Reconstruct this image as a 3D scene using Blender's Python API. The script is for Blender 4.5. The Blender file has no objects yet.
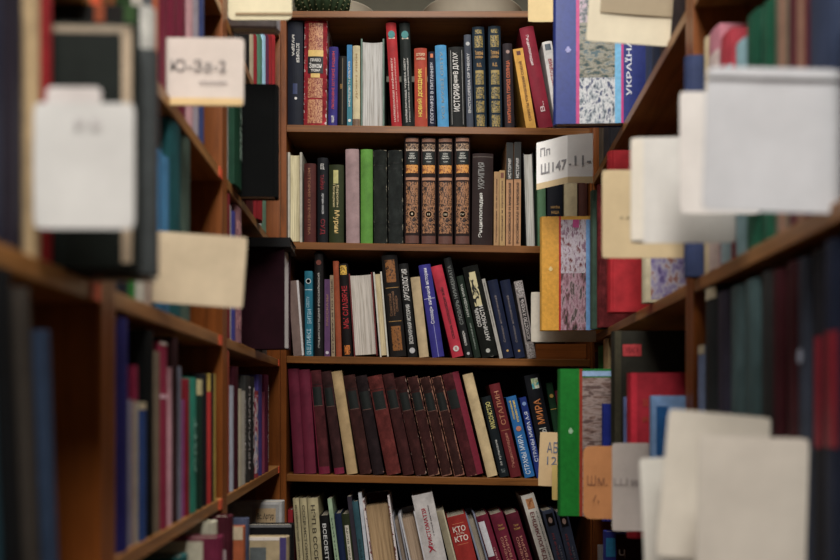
import bpy, bmesh, math, random
from mathutils import Matrix, Vector
random.seed(7)
C = bpy.context.scene.collection
F = 874.0            # focal length in pixels of an 840 px wide frame
CAM_H = 1.15         # camera height above the floor
HOR = 405.0          # image row of the horizon
PI = math.pi

# ------------------------------------------------------------------ materials
def lin(c):
    return tuple(((v/255)/12.92 if v/255 <= .04045 else (((v/255)+.055)/1.055)**2.4) for v in c) + (1,)
def muted(c, sat=.86, k=.86):
    l = lin(c); g = .3*l[0]+.55*l[1]+.15*l[2]
    return tuple(max(0, (g+(v-g)*sat)*k) for v in l[:3])+(1,)
_m = {}
def _new(name):
    m = bpy.data.materials.new(name); m.use_nodes = True
    nt = m.node_tree; b = nt.nodes['Principled BSDF']; b.inputs['Specular IOR Level'].default_value = .22
    return m, nt, b
def tex_coord(nt, scale=(1,1,1), out='Object'):
    tc = nt.nodes.new('ShaderNodeTexCoord'); mp = nt.nodes.new('ShaderNodeMapping')
    mp.inputs['Scale'].default_value = scale
    nt.links.new(tc.outputs[out], mp.inputs['Vector'])
    return mp.outputs['Vector']
def noise(nt, vec, scale, detail=4, rough=.6, dist=0):
    n = nt.nodes.new('ShaderNodeTexNoise'); n.inputs['Scale'].default_value = scale
    n.inputs['Detail'].default_value = detail; n.inputs['Roughness'].default_value = rough
    n.inputs['Distortion'].default_value = dist
    nt.links.new(vec, n.inputs['Vector']); return n.outputs['Fac']
def ramp(nt, fac, stops, const=False):
    r = nt.nodes.new('ShaderNodeValToRGB'); e = r.color_ramp.elements
    if const: r.color_ramp.interpolation = 'CONSTANT'
    while len(e) < len(stops): e.new(.5)
    for k, (p, c) in enumerate(stops): e[k].position = p; e[k].color = c
    nt.links.new(fac, r.inputs['Fac']); return r.outputs['Color']
def mixc(nt, fac, a, b):
    m = nt.nodes.new('ShaderNodeMix'); m.data_type = 'RGBA'
    if isinstance(fac, float): m.inputs[0].default_value = fac
    else: nt.links.new(fac, m.inputs[0])
    for i, v in ((6, a), (7, b)):
        if isinstance(v, tuple): m.inputs[i].default_value = v
        else: nt.links.new(v, m.inputs[i])
    return m.outputs[2]
def bump(nt, b, h, s=.2, d=.001):
    n = nt.nodes.new('ShaderNodeBump'); n.inputs['Strength'].default_value = s; n.inputs['Distance'].default_value = d
    nt.links.new(h, n.inputs['Height']); nt.links.new(n.outputs['Normal'], b.inputs['Normal'])
def mul(c, k): return tuple(min(1, v*k) for v in c[:3]) + (1,)

def cloth(c, rough=.6, var=.22):
    key = ('cloth', c, rough, var)
    if key in _m: return _m[key]
    m, nt, b = _new('book_cover'); base = muted(c); b.inputs['Specular IOR Level'].default_value = .12
    v = tex_coord(nt); f = noise(nt, v, 35, 5)
    nt.links.new(ramp(nt, f, [(.3, mul(base, 1-var)), (.7, mul(base, 1+var))]), b.inputs['Base Color'])
    b.inputs['Roughness'].default_value = rough
    bump(nt, b, noise(nt, v, 900, 2), .15, .0005)
    _m[key] = m; return m
def worn(c, fray, amount=.80):
    """cover with frayed paper showing at the edges"""
    key = ('worn', c, fray, amount)
    if key in _m: return _m[key]
    m, nt, b = _new('worn_book_cover'); base = muted(c); b.inputs['Specular IOR Level'].default_value = .1
    g = tex_coord(nt, out='Generated'); sx = nt.nodes.new('ShaderNodeSeparateXYZ'); nt.links.new(g, sx.inputs[0])
    def edge(sock, k):
        a = nt.nodes.new('ShaderNodeMath'); a.operation = 'SUBTRACT'; nt.links.new(sock, a.inputs[0]); a.inputs[1].default_value = .5
        b_ = nt.nodes.new('ShaderNodeMath'); b_.operation = 'ABSOLUTE'; nt.links.new(a.outputs[0], b_.inputs[0])
        c_ = nt.nodes.new('ShaderNodeMath'); c_.operation = 'MULTIPLY_ADD'; nt.links.new(b_.outputs[0], c_.inputs[0])
        c_.inputs[1].default_value = 2*k; c_.inputs[2].default_value = 1-k; return c_.outputs[0]
    mx = nt.nodes.new('ShaderNodeMath'); mx.operation = 'MAXIMUM'
    nt.links.new(edge(sx.outputs[0], 1.0), mx.inputs[0]); nt.links.new(edge(sx.outputs[2], 9.0), mx.inputs[1])
    v = tex_coord(nt); f = noise(nt, v, 55, 8, .8)
    ad = nt.nodes.new('ShaderNodeMath'); ad.operation = 'MULTIPLY_ADD'
    nt.links.new(f, ad.inputs[0]); ad.inputs[1].default_value = 1.5; nt.links.new(mx.outputs[0], ad.inputs[2])
    mask = ramp(nt, ad.outputs[0], [(0, (0,0,0,1)), (1, (0,0,0,1))])
    th = nt.nodes.new('ShaderNodeMath'); th.operation = 'GREATER_THAN'; nt.links.new(ad.outputs[0], th.inputs[0]); th.inputs[1].default_value = .80+amount
    base_c = ramp(nt, noise(nt, v, 30, 7, .75), [(.3, mul(base, .35)), (.52, base), (.72, mul(base, 2.0))])
    nt.links.new(mixc(nt, th.outputs[0], base_c, lin(fray)), b.inputs['Base Color'])
    b.inputs['Roughness'].default_value = .8
    _m[key] = m; return m
def flat(c, rough=.5, metal=0., name='printed_ink'):
    key = ('flat', c, rough, metal, name)
    if key in _m: return _m[key]
    m, nt, b = _new(name); v = tex_coord(nt); base = muted(c, .9, .9)
    nt.links.new(ramp(nt, noise(nt, v, 120, 3), [(.3, mul(base, .85)), (.7, mul(base, 1.12))]), b.inputs['Base Color'])
    b.inputs['Roughness'].default_value = rough; b.inputs['Metallic'].default_value = metal
    _m[key] = m; return m
def pages(c=(196,186,166)):
    key = ('pages', c)
    if key in _m: return _m[key]
    m, nt, b = _new('page_edges'); base = lin(c)
    v = tex_coord(nt, (900, 8, 5)); f = noise(nt, v, 1.0, 3)
    v2 = tex_coord(nt, (220, 6, 9)); f2 = noise(nt, v2, 1.0, 4)
    c1 = ramp(nt, f, [(.3, mul(base, .62)), (.65, mul(base, 1.08))])
    c2 = ramp(nt, f2, [(.3, (.62,.6,.56,1)), (.55, (1,1,1,1))])
    mm = nt.nodes.new('ShaderNodeMix'); mm.data_type = 'RGBA'; mm.blend_type = 'MULTIPLY'; mm.inputs[0].default_value = 1
    nt.links.new(c1, mm.inputs[6]); nt.links.new(c2, mm.inputs[7])
    nt.links.new(mm.outputs[2], b.inputs['Base Color']); b.inputs['Roughness'].default_value = .9
    bump(nt, b, f, .3, .0006)
    _m[key] = m; return m
def paper(c, stain=.12):
    key = ('paper', c, stain)
    if key in _m: return _m[key]
    m, nt, b = _new('card_paper'); base = lin(c)
    v = tex_coord(nt)
    c1 = ramp(nt, noise(nt, v, 14, 6, .7), [(.3, mul(base, 1-stain)), (.65, mul(base, 1.04))])
    nt.links.new(c1, b.inputs['Base Color']); b.inputs['Roughness'].default_value = .7
    bump(nt, b, noise(nt, v, 30, 3), .12, .002)
    _m[key] = m; return m
def wood(c=(140,84,40), axis='x', gloss=.38):
    key = ('wood', c, axis, gloss)
    if key in _m: return _m[key]
    m, nt, b = _new('varnished_wood'); base = lin(c)
    sc = {'x': (2, 30, 60), 'z': (45, 45, 2.2), 'y': (30, 2, 60)}[axis]
    v = tex_coord(nt, sc); f = noise(nt, v, 1.2, 6, .65, 1.2)
    v2 = tex_coord(nt, (2,2,2)); f2 = noise(nt, v2, 3, 4)
    c1 = ramp(nt, f, [(.25, mul(base, .42)), (.5, base), (.8, mul(base, 1.35))])
    c2 = ramp(nt, f2, [(.3, (.7,.66,.62,1)), (.7, (1,1,1,1))])
    mm = nt.nodes.new('ShaderNodeMix'); mm.data_type = 'RGBA'; mm.blend_type = 'MULTIPLY'; mm.inputs[0].default_value = 1
    nt.links.new(c1, mm.inputs[6]); nt.links.new(c2, mm.inputs[7])
    nt.links.new(mm.outputs[2], b.inputs['Base Color']); b.inputs['Roughness'].default_value = gloss
    bump(nt, b, f, .1, .0006)
    _m[key] = m; return m
def ornament(a, c, scale=260, dens=.5, dist=1.5, stretch=(1,1,.6)):
    key = ('orn', a, c, scale, dens, dist, stretch)
    if key in _m: return _m[key]
    m, nt, b = _new('gilt_ornament')
    v = tex_coord(nt, stretch); f = noise(nt, v, scale, 2, .5, dist)
    nt.links.new(ramp(nt, f, [(dens-.035, lin(a)), (dens+.035, lin(c))]), b.inputs['Base Color'])
    b.inputs['Roughness'].default_value = .45
    _m[key] = m; return m
def art(stops, scale=18, dist=.8, stretch=(1,1,.7)):
    key = ('art', tuple(stops), scale, dist, stretch)
    if key in _m: return _m[key]
    m, nt, b = _new('cover_picture')
    v = tex_coord(nt, stretch); f = noise(nt, v, scale, 5, .6, dist)
    n = len(stops)
    nt.links.new(ramp(nt, f, [(.32+.36*k/n, lin(c)) for k, c in enumerate(stops)]), b.inputs['Base Color'])
    b.inputs['Roughness'].default_value = .35
    _m[key] = m; return m

# ------------------------------------------------------------------ mesh helpers
def link(name, me, mat, parent=None):
    o = bpy.data.objects.new(name, me); C.objects.link(o)
    if mat is not None:
        me.materials.clear(); me.materials.append(mat)
    if parent is not None: o.parent = parent
    return o
def bm_obj(name, bm, mat, parent=None, smooth=False):
    me = bpy.data.meshes.new(name); bmesh.ops.recalc_face_normals(bm, faces=bm.faces)
    if smooth:
        for f in bm.faces: f.smooth = True
    bm.to_mesh(me); bm.free(); return link(name, me, mat, parent)
def box(bm, x0, x1, y0, y1, z0, z1, bev=0):
    r = bmesh.ops.create_cube(bm, size=1)
    for v in r['verts']:
        v.co = Vector((x0+(v.co.x+.5)*(x1-x0), y0+(v.co.y+.5)*(y1-y0), z0+(v.co.z+.5)*(z1-z0)))
    if bev:
        es = list({e for v in r['verts'] for e in v.link_edges})
        bmesh.ops.bevel(bm, geom=es, offset=bev, segments=2, affect='EDGES')
def extrude_poly(bm, pts, z0, z1):
    lo = [bm.verts.new((x, y, z0)) for x, y in pts]; hi = [bm.verts.new((x, y, z1)) for x, y in pts]
    n = len(pts)
    for i in range(n): bm.faces.new((lo[i], lo[(i+1) % n], hi[(i+1) % n], hi[i]))
    bm.faces.new(lo[::-1]); bm.faces.new(hi)
def tag(o, label, cat, group=None):
    o['label'] = label; o['category'] = cat
    if group: o['group'] = group
    return o
def root_empty(name, loc, rot):
    o = bpy.data.objects.new(name, None); C.objects.link(o); o.empty_display_size = .02
    o.location = loc; o.rotation_euler = rot; return o
_tc = {}
def text_mesh(s, bold=True):
    """unit text mesh: list of verts (0..1, 0..1) and faces"""
    if (s, bold) in _tc: return _tc[(s, bold)]
    cu = bpy.data.curves.new('lettering', 'FONT'); cu.body = s; cu.size = 1; cu.offset = .018 if bold else 0
    cu.resolution_u = 2
    o = bpy.data.objects.new('lettering', cu); C.objects.link(o)
    dg = bpy.context.evaluated_depsgraph_get(); dg.update()
    me = bpy.data.meshes.new_from_object(o.evaluated_get(dg))
    vs = [(v.co.x, v.co.y) for v in me.vertices]; fs = [tuple(p.vertices) for p in me.polygons]
    bpy.data.objects.remove(o); bpy.data.curves.remove(cu); bpy.data.meshes.remove(me)
    x0 = min(v[0] for v in vs); x1 = max(v[0] for v in vs); y0 = min(v[1] for v in vs); y1 = max(v[1] for v in vs)
    vs = [((x-x0)/(x1-x0), (y-y0)/(y1-y0)) for x, y in vs]
    _tc[(s, bold)] = (vs, fs); return _tc[(s, bold)]

# ------------------------------------------------------------------ a book
# local frame: spine faces -Y, x 0..t across the spine, z 0..h up, y 0..d into the shelf
def spine_y(x, t, bu, off=.0004):
    u = max(-1, min(1, 2*x/t-1)); return -bu*(1-u*u) - off
def spine_patch(name, parent, t, bu, x0, x1, z0, z1, mat, off=.0004):
    bm = bmesh.new(); n = 6; rows = []
    for k in range(n+1):
        x = x0+(x1-x0)*k/n; y = spine_y(x, t, bu, off)
        rows.append((bm.verts.new((x, y, z0)), bm.verts.new((x, y, z1)), bm.verts.new((x, y+off*.9, z0)), bm.verts.new((x, y+off*.9, z1))))
    for a, b in zip(rows, rows[1:]):
        bm.faces.new((a[0], b[0], b[1], a[1])); bm.faces.new((a[1], b[1], b[3], a[3])); bm.faces.new((a[0], a[2], b[2], b[0]))
    return bm_obj(name, bm, mat, parent)
def spine_disc(name, parent, t, bu, xc, zc, r, rz, mat, off=.0008, n=16):
    bm = bmesh.new()
    yy = min(spine_y(xc-r*.3, t, bu, off), spine_y(xc+r*.3, t, bu, off), spine_y(xc, t, bu, off))
    vs = [bm.verts.new((xc+r*math.cos(2*PI*k/n), yy, zc+rz*math.sin(2*PI*k/n))) for k in range(n)]
    bm.faces.new(vs); return bm_obj(name, bm, mat, parent)
def spine_text(parent, t, h, bu, s, v0, v1, uc, us, col, d='up', bold=True, name='title_lettering'):
    """v0..v1 fraction of height from the bottom, uc centre and us size across the spine"""
    vs, fs = text_mesh(s, bold); L = (v1-v0)*h; S = us*t; out = []
    for a, b in vs:
        if d == 'up':    x = uc*t + (.5-b)*S; z = v0*h + a*L
        elif d == 'down': x = uc*t + (b-.5)*S; z = v1*h - a*L
        else:             x = uc*t + (a-.5)*S; z = v0*h + b*L
        out.append((x, spine_y(x, t, bu, .0011), z))
    me = bpy.data.meshes.new(name); me.from_pydata(out, [], fs)
    return link(name, me, flat(col), parent)
def side_patch(name, parent, t, side, y0, y1, z0, z1, mat, off=.0004):
    x = -off if side < 0 else t+off
    bm = bmesh.new(); box(bm, min(x, x-side*off*.8), max(x, x-side*off*.8), y0, y1, z0, z1)
    return bm_obj(name, bm, mat, parent)
def side_text(parent, t, side, s, y0, y1, z0, z1, col, vertical=False, flip=False, name='cover_lettering'):
    vs, fs = text_mesh(s, True); x = -.0011 if side < 0 else t+.0011; out = []
    for a, b in vs:
        if vertical: p, q = (1-b if side > 0 else b), a
        else: p, q = a, b
        if flip: p = 1-p
        out.append((x, y0+(y1-y0)*p, z0+(z1-z0)*q))
    me = bpy.data.meshes.new(name); me.from_pydata(out, [], fs)
    return link(name, me, flat(col), parent)

def make_book(M, t, h, d, cover, label, group, lean=0., yaw=0., back=False, flatfore=False, soft=False, board=None, head=None, page=(196,186,166),
              deco=(), bulge=None, name='book', rot_base=0.):
    """M = (x, y, z) of the bottom-left spine corner, rot_base = heading of the row"""
    x, y, z = M
    if lean > 0: z = z + t*math.sin(lean)
    r = root_empty(name, (x, y, z), (0, lean, rot_base+yaw))
    if deco is None: deco = ()
    bt = .0009 if soft else .0024
    bu = (0 if soft else min(.16*t, .0045)) if bulge is None else bulge
    ov = .0 if soft else .003
    bt = min(board or bt, t*.2)
    if head: ov = head
    pts = []
    n = 8
    for k in range(n+1):
        px = t*k/n; pts.append((px, spine_y(px, t, bu, 0)))
    if not soft: pts += [(t, .003), (t-.0007, .006), (t, .009)]
    pts += [(t, d), (t-bt, d), (t-bt, bt+.001), (bt, bt+.001), (bt, d), (0, d)]
    if not soft: pts += [(0, .009), (.0007, .006), (0, .003)]
    if back: pts = [(t-a, d-b) for a, b in pts]          # fore edge towards the viewer
    bm = bmesh.new(); extrude_poly(bm, pts, 0, h)
    bm_obj('cover', bm, cover if not isinstance(cover, tuple) else cloth(cover), r)
    bm = bmesh.new(); ya, yb = (bt+.0012, d-ov-.001)
    m = 8; P = []
    for k in range(m+1):                                  # fore edge hollowed like a rounded-back book
        u = k/m; xx = bt+.0002+(t-2*bt-.0004)*u; P.append((xx, yb-(0 if soft or flatfore else .10*t)*(1-(2*u-1)**2)))
    P = [(bt+.0002, ya), (t-bt-.0002, ya)] + P[::-1]
    if back: P = [(t-a, d-b) for a, b in P]
    extrude_poly(bm, P, ov, h-ov)
    bm_obj('page_block', bm, pages(page), r)
    for D in deco:
        k = D[0]
        if k == 'text':    # ('text', string, v0, v1, uc, us, color, dir)
            spine_text(r, t, h, bu, D[1], D[2], D[3], D[4], D[5], D[6], D[7] if len(D) > 7 else 'up')
        elif k == 'band':  # ('band', v0, v1, material/color [, u0, u1, name])
            mt = D[3] if not isinstance(D[3], tuple) else flat(D[3])
            u0, u1 = (D[4], D[5]) if len(D) > 5 else (.02, .98)
            spine_patch(D[6] if len(D) > 6 else 'spine_band', r, t, bu, u0*t, u1*t, D[1]*h, D[2]*h, mt)
        elif k == 'label':
            mt = D[5] if not isinstance(D[5], tuple) else flat(D[5])
            spine_patch('title_label', r, t, bu, D[3]*t, D[4]*t, D[1]*h, D[2]*h, mt, .0007)
        elif k == 'disc':  # ('disc', v, u, rfrac, color)
            mt = D[4] if not isinstance(D[4], tuple) else flat(D[4])
            spine_disc('emblem', r, t, bu, D[2]*t, D[1]*h, D[3]*t, D[3]*t*(D[5] if len(D) > 5 else 1), mt)
        elif k == 'side':  # ('side', side, y0,y1 (m), v0,v1, material [,name])
            mt = D[6] if not isinstance(D[6], tuple) else flat(D[6], .35)
            side_patch(D[7] if len(D) > 7 else 'cover_picture', r, t, D[1], D[2], D[3], D[4]*h, D[5]*h, mt, D[8] if len(D) > 8 else .0004)
        elif k == 'sidetext':
            side_text(r, t, D[1], D[2], D[3], D[4], D[5]*h, D[6]*h, D[7], *(D[8:]))
    return tag(r, label, 'book', group)

# ------------------------------------------------------------------ the walls of shelves as lines in plan
def X_left(z): return -.2838-.03776*z
def X_right(z): return .3295+.0549*z
TL = PI/2 + math.atan(.03776)
TR = -PI/2 - math.atan(.0549)
dL = Vector((math.cos(TL), math.sin(TL))); nL = Vector((-dL.y*-1, -dL.x)) # outwards (aisle side)
dR = Vector((math.cos(TR), math.sin(TR))); nR = Vector((dR.y, -dR.x))
def zl(px): return 248/(387-px)
def zr(px): return 288/(px-468)
def Z(rel): return CAM_H+rel

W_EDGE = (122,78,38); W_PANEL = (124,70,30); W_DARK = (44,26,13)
def make_bookcase(label, origin, rot, L, depth, shelves, top, group=None, pt=.022, st=.019, mats=None, tilt=None, crown=False, sticker=None, edge=W_EDGE):
    r = root_empty('bookcase', (origin[0], origin[1], 0), (0, 0, rot))
    wz, wx = wood(W_PANEL, 'z'), wood(edge, 'x')
    for x in (0, L-pt):
        bm = bmesh.new(); box(bm, x, x+pt, 0, depth, 0, Z(top)-.001, .0015); bm_obj('side_panel', bm, wz, r)
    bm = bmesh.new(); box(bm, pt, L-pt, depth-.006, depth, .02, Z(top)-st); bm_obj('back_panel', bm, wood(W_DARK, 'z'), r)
    for k, sh in enumerate(shelves):
        a, b = sh if isinstance(sh, tuple) else (sh, sh)
        if Z(a) < .03: continue
        bm = bmesh.new(); box(bm, pt+.0004, L-pt-.0004, .001, depth-.007, 0, 1, 0)
        for v in bm.verts:
            f = (v.co.x-pt)/(L-2*pt); zz = a+(b-a)*f
            v.co.z = Z(zz) - (0 if v.co.z > .5 else st)
        bmesh.ops.bevel(bm, geom=list(bm.edges), offset=.0012, segments=1, affect='EDGES')
        bm_obj('shelf', bm, wx, r)
    for k, sh in enumerate(shelves):
        if sticker and not isinstance(sh, tuple) and sh in sticker:
            bm = bmesh.new(); box(bm, L-pt-.03, L-pt-.004, -.0008, .0006, Z(sh)-st+.001, Z(sh)-.001); bm_obj('orange_sticker', bm, flat((226,84,34)), r)
    bm = bmesh.new()
    x0, x1 = (-.004, L+.004) if crown else (pt, L-pt)
    box(bm, x0, x1, -.004 if crown else .001, depth, Z(top), Z(top)+st*.9, .0015) if crown else box(bm, x0, x1, .001, depth-.007, Z(top)-st, Z(top), .0012)
    bm_obj('top_board', bm, wx, r)
    bm = bmesh.new(); box(bm, pt, L-pt, .01, .03, 0, .07); bm_obj('plinth', bm, wx, r)
    return tag(r, label, 'bookcase', group)

# back bookcase
YB = 2.36; SB = YB+.016
def bx(px, z=SB): return (px-420)*z/F
def bz(py, z=SB): return (HOR-py)*z/F
ROWS = {1: (124.5, 128.2), 2: (241.8, 246.8), 3: (355.8, 359.6), 4: (474.2, 480), 5: (596, 600), 6: (700, 702), 7: (800, 800)}
def row_z(r, px):
    a, b = ROWS[r]; return bz(a+(b-a)*(px-286)/(590-286), YB)
xl, xr = bx(279, YB), bx(597.5, YB)
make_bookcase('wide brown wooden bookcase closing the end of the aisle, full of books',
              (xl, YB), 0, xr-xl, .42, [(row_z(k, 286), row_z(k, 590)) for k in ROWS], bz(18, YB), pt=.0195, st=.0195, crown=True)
rail_case = [o for o in C.objects if o.name == 'bookcase'][0]
bm = bmesh.new(); box(bm, bx(538, YB)-xl, xr-xl-.0205, .05, .066, Z(row_z(3, 565))+.003, Z(row_z(3, 565))+.045, .001)
bm_obj('inner_rail', bm, wood(W_PANEL, 'x'), rail_case)
# left run
def left_case(z1, z2, label):
    o = (X_left(z1), z1); L = (z2-z1)/dL.y
    return make_bookcase(label, o, TL, L, .25, [.69, .405, .12, -.16, -.46, -.76, -1.05], .99, sticker=(.405, .12, -.16), edge=(152,106,60))
left_case(.30, .890, 'nearest brown wooden bookcase on the left, its lower bay nearly empty')
left_case(.892, 1.530, 'middle brown wooden bookcase of the left side of the aisle')
left_case(1.532, 2.335, 'farthest brown wooden bookcase on the left, meeting the end bookcase in the corner')
def right_case(z1, z2, label):
    L = (z2-z1)/(-dR.y)
    return make_bookcase(label, (X_right(z2), z2), TR, L, .25, [.60, .183, -.23, -.60, -.93], 1.02, edge=(146,100,56))
right_case(.45, 1.300, 'nearest brown wooden bookcase on the right, covered by white cards')
right_case(1.302, 2.325, 'far brown wooden bookcase on the right, with picture-covered books sticking out')

# ------------------------------------------------------------------ rows of the back bookcase
row_prev = {}
def corners(x, t, h, a):      # lean a (negative = to the left), pivot bottom-left
    s, c = math.sin(a), math.cos(a)
    if a <= 0: z0 = 0
    else: z0 = t*s
    return [(x, z0), (x+t*c, z0-t*s), (x+t*c+h*s, z0-t*s+h*c), (x+h*s, z0+h*c)]
def overlap(A, B):
    for P, Q in ((A, B), (B, A)):
        for i in range(4):
            x0, y0 = P[i]; x1, y1 = P[(i+1) % 4]; nx, ny = y1-y0, x0-x1
            pa = [nx*x+ny*y for x, y in P]; pb = [nx*x+ny*y for x, y in Q]
            if max(pa) < min(pb)+1e-5 or max(pb) < min(pa)+1e-5: return False
    return True
def back_book(row, xb0, xb1, ytop, lean, cover, label, deco=(), **kw):
    """xb0, xb1 bottom corners, ytop the top-left corner, lean the shift of the top (all in 840x560 px at the shelf's plane)"""
    x0, x1 = bx(xb0), bx(xb1); z0 = row_z(row, (xb0+xb1)/2)+.0006
    top = bz(ytop); dx = lean*SB/F
    a = math.atan2(dx, top-z0); h = math.hypot(dx, top-z0); t = (x1-x0)*math.cos(a)*.965
    z0 += .0
    if row in row_prev:
        P = row_prev[row]
        for _ in range(200):
            if not overlap(P, corners(x0, t, h, a)): break
            if a < -.01 and P[3][0]-P[0][0] > (h*math.sin(a)) : a += .003
            else: x0 += .0004
    lim = xl+.0195+.0015-(x0+h*math.sin(a))
    if lim > 0: x0 += lim
    row_prev[row] = corners(x0, t, h, a)
    yj = random.Random(int(xb0*10)+row).uniform(0, .006)
    d = kw.pop('d', .16)
    return make_book((x0, SB+yj, Z(z0)), t, h, d, cover, label, 'books on shelf %s of the end bookcase' % ['one', 'two', 'three', 'four', 'five'][row-1], lean=a, deco=deco, **kw)

GOLD = (176,132,66); CREAM = (205,190,150); WHITE = (205,202,196)
B = back_book
# --- shelf one
B(1, 287.3, 303, 20.5, 0, (24,28,40), 'tall dark navy book with small white lettering at the left end of the top row',
  [('text','МУДРА',.66,.86,.36,.2,WHITE,'down'), ('text','ІСТОРІЯ',.6,.78,.68,.2,WHITE,'down'), ('disc',.26,.55,.09,WHITE), ('band',.30,.40,(40,52,90),.35,.65)])
B(1, 303.5, 327, 20.5, 1, worn((140,22,34),(196,184,178),.98), 'thick red book with gilt mottled spine panels and a black title label',
  [('band',.72,.975,ornament((110,44,36),(176,128,92),330,.5),.2,.82,'ornament_panel'), ('band',.66,.72,(205,170,90),.18,.84),
   ('label',.50,.66,.16,.84,(22,20,20)), ('text','ПРАВО',.61,.64,.5,.46,WHITE,'flat'), ('text','Закон',.55,.60,.5,.55,WHITE,'flat'), ('text','том',.515,.54,.5,.4,WHITE,'flat'),
   ('band',.46,.50,(205,170,90),.3,.7), ('band',.27,.455,ornament((112,44,36),(176,128,92),330,.5),.18,.82,'ornament_panel'),
   ('band',.03,.255,ornament((112,44,36),(176,128,92),330,.48),.18,.82,'ornament_panel')])
B(1, 328, 337.3, 46.5, 1, (52,44,120), 'slim violet book with red lettering beside the thick gilt red book', [('text','ЛЮБОВНІ ІСТОРІЇ РОДИН',.22,.94,.5,.4,(190,50,60)), ('text','том',.05,.14,.5,.3,WHITE,'flat')])
B(1, 338, 346.6, 56.3, .5, (26,26,24), 'short black book with a thin gold line, left of the slim blue book', [('band',.03,.97,(110,96,70),.48,.54,'gold_line'), ('text','АБВ',.53,.60,.35,.25,GOLD)])
B(1, 347, 352.2, 44.5, 0, (40,120,170), 'very slim blue and teal book next to the thin cream book', [('band',.0,.6,(20,110,125)), ('text','МИСТЕЦТВО ТА КУЛЬТУРА',.25,.8,.5,.45,WHITE), ('disc',.08,.5,.3,WHITE)], soft=True)
B(1, 352.7, 360.2, 45.5, 0, (196,182,140), 'thin cream book with tan foot, left of the book showing its pages', [('band',0,.1,(110,86,66)), ('text','ДОБРІ ЛІКИ',.35,.9,.55,.3,(150,120,70))])
B(1, 360.8, 385, 38, 0, (96,120,108), 'thick book turned with its grey page edges outward, green cover', back=True, page=(186,184,180), board=.0042, head=.006)
B(1, 391.7, 402.3, 23, -6, (166,26,32), 'tall red book with a teal emblem and vertical white lettering', [('disc',.885,.5,.34,(36,120,120),1.1), ('band',.845,.86,(220,200,180),.2,.8), ('text','НАЙВІДОМІШІ КРАЇНИ СВІТУ',.05,.66,.36,.24,(226,190,180)), ('text','ІЛЮСТРОВАНА ЕНЦИКЛОПЕДІЯ',.05,.66,.68,.12,(226,170,160))])
B(1, 403.2, 414, 23, -4, (28,34,32), 'tall black book with a teal emblem and vertical white lettering', [('disc',.885,.5,.34,(36,120,120),1.1), ('band',.845,.86,(220,200,180),.2,.8), ('text','НАЙВЕЛИЧНІШІ ЧУДЕСА СВІТУ',.05,.66,.36,.24,WHITE), ('text','ІЛЮСТРОВАНА ЕНЦИКЛОПЕДІЯ',.05,.66,.68,.12,WHITE)])
B(1, 415, 428, 48, -.8, (168,58,32), 'orange-red book with large yellow vertical title НОВИЙ ДОВІДНИК', [('text','НОВИЙ ДОВІДНИК',.14,.74,.42,.44,(226,200,60)), ('band',.12,.76,(226,180,90),.9,.93,'gold_line'), ('text','ІСТОРІЯ',.90,.935,.5,.7,(220,190,150),'flat'), ('text','УКРАЇНИ',.85,.885,.5,.7,(220,190,150),'flat')])
B(1, 428.6, 435.6, 51.5, -.3, (24,28,48), 'slim dark navy book with tiny orange square, left of the light blue book', [('band',.92,.97,(200,110,60),.3,.7,'emblem'), ('text','ГЕОГРАФІЯ В ПИТАННЯХ',.06,.86,.5,.5,(186,186,196))])
B(1, 437.8, 449.3, 45.3, -3, (64,146,196), 'light blue book with a faint grey vertical title', [('text','УСІ МУЗЕЇ СВІТУ',.1,.92,.5,.34,(120,140,150))])
B(1, 450.2, 466, 47.5, -1.8, (26,28,28), 'black book with white framed title ИСТОРИЯ В ДАТАХ',
  [('band',.04,.96,(150,150,146),.12,.15,'frame_line'), ('band',.04,.96,(150,150,146),.85,.88,'frame_line'), ('text','ИСТОРИЯ',.2,.54,.46,.4,WHITE), ('text','В ДАТАХ',.66,.93,.46,.4,WHITE), ('text','мировая',.55,.65,.46,.3,WHITE)])
B(1, 466.8, 473.8, 35, -2.8, (66,72,84), 'slate grey slim book leaning against the gilt navy volumes', [('text','ENCYCLOPEDIA OF THEORY',.16,.80,.5,.4,(190,190,190)), ('disc',.9,.5,.3,(170,170,170))])
for k, (a, b, yt, ln) in enumerate([(475, 487.4, 27, -2.8), (490, 502.8, 26, -1.8)]):
    gp = ornament((26,40,44),(150,128,70),420,.5)
    B(1, a, b, yt, ln, (20,38,52), ['dark navy volume with gilt ornaments, left one of the matching pair', 'dark navy volume with gilt ornaments, right one of the matching pair'][k],
      [('band',.93,.97,gp,.2,.8,'ornament_panel')]+[('band',v,v+.115,gp,.16,.84,'ornament_panel') for v in (.02,.155,.29,.43,.795)]+
      [('band',.545,.57,(150,128,70),.16,.84), ('text','Толковый',.72,.765,.5,.66,GOLD,'flat'), ('text','словарь',.68,.71,.5,.66,GOLD,'flat'), ('text','В.Д.',.60,.64,.5,.4,GOLD,'flat')])
B(1, 505.3, 515, 43.3, -2.5, (44,36,40), 'dark brown book with orange vertical title, right of the gilt navy pair', [('text','КАМПАНЕЛЛА ГОРОД СОЛНЦА',.07,.8,.5,.44,(206,100,50)), ('disc',.9,.5,.2,(150,120,110))])
B(1, 526.5, 537, 49, -13.5, (214,156,44), 'bright yellow slim book leaning left against its neighbours', [('text','СЕКРЕТЫ УПРАВЛЕНИЯ СОБОЙ',.1,.84,.5,.34,(110,70,30)), ('band',.92,.97,(90,40,30),.3,.7,'emblem')], soft=True)
B(1, 539.2, 554.2, 28.5, -20.5, (132,20,44), 'tall crimson book leaning left over the yellow one', [('text','Энциклопедия',.62,.92,.4,.25,(220,190,190),'down'), ('text','В..',.16,.26,.5,.3,(220,190,190))])
B(1, 556.3, 566.5, 42, -14, (206,202,198), 'white slim book with red lettering leaning against the tall crimson one', [('text','ИСТОРИЯ',.5,.8,.5,.4,(150,40,50)), ('band',.9,.97,(80,90,100),.2,.8,'emblem')])
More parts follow.
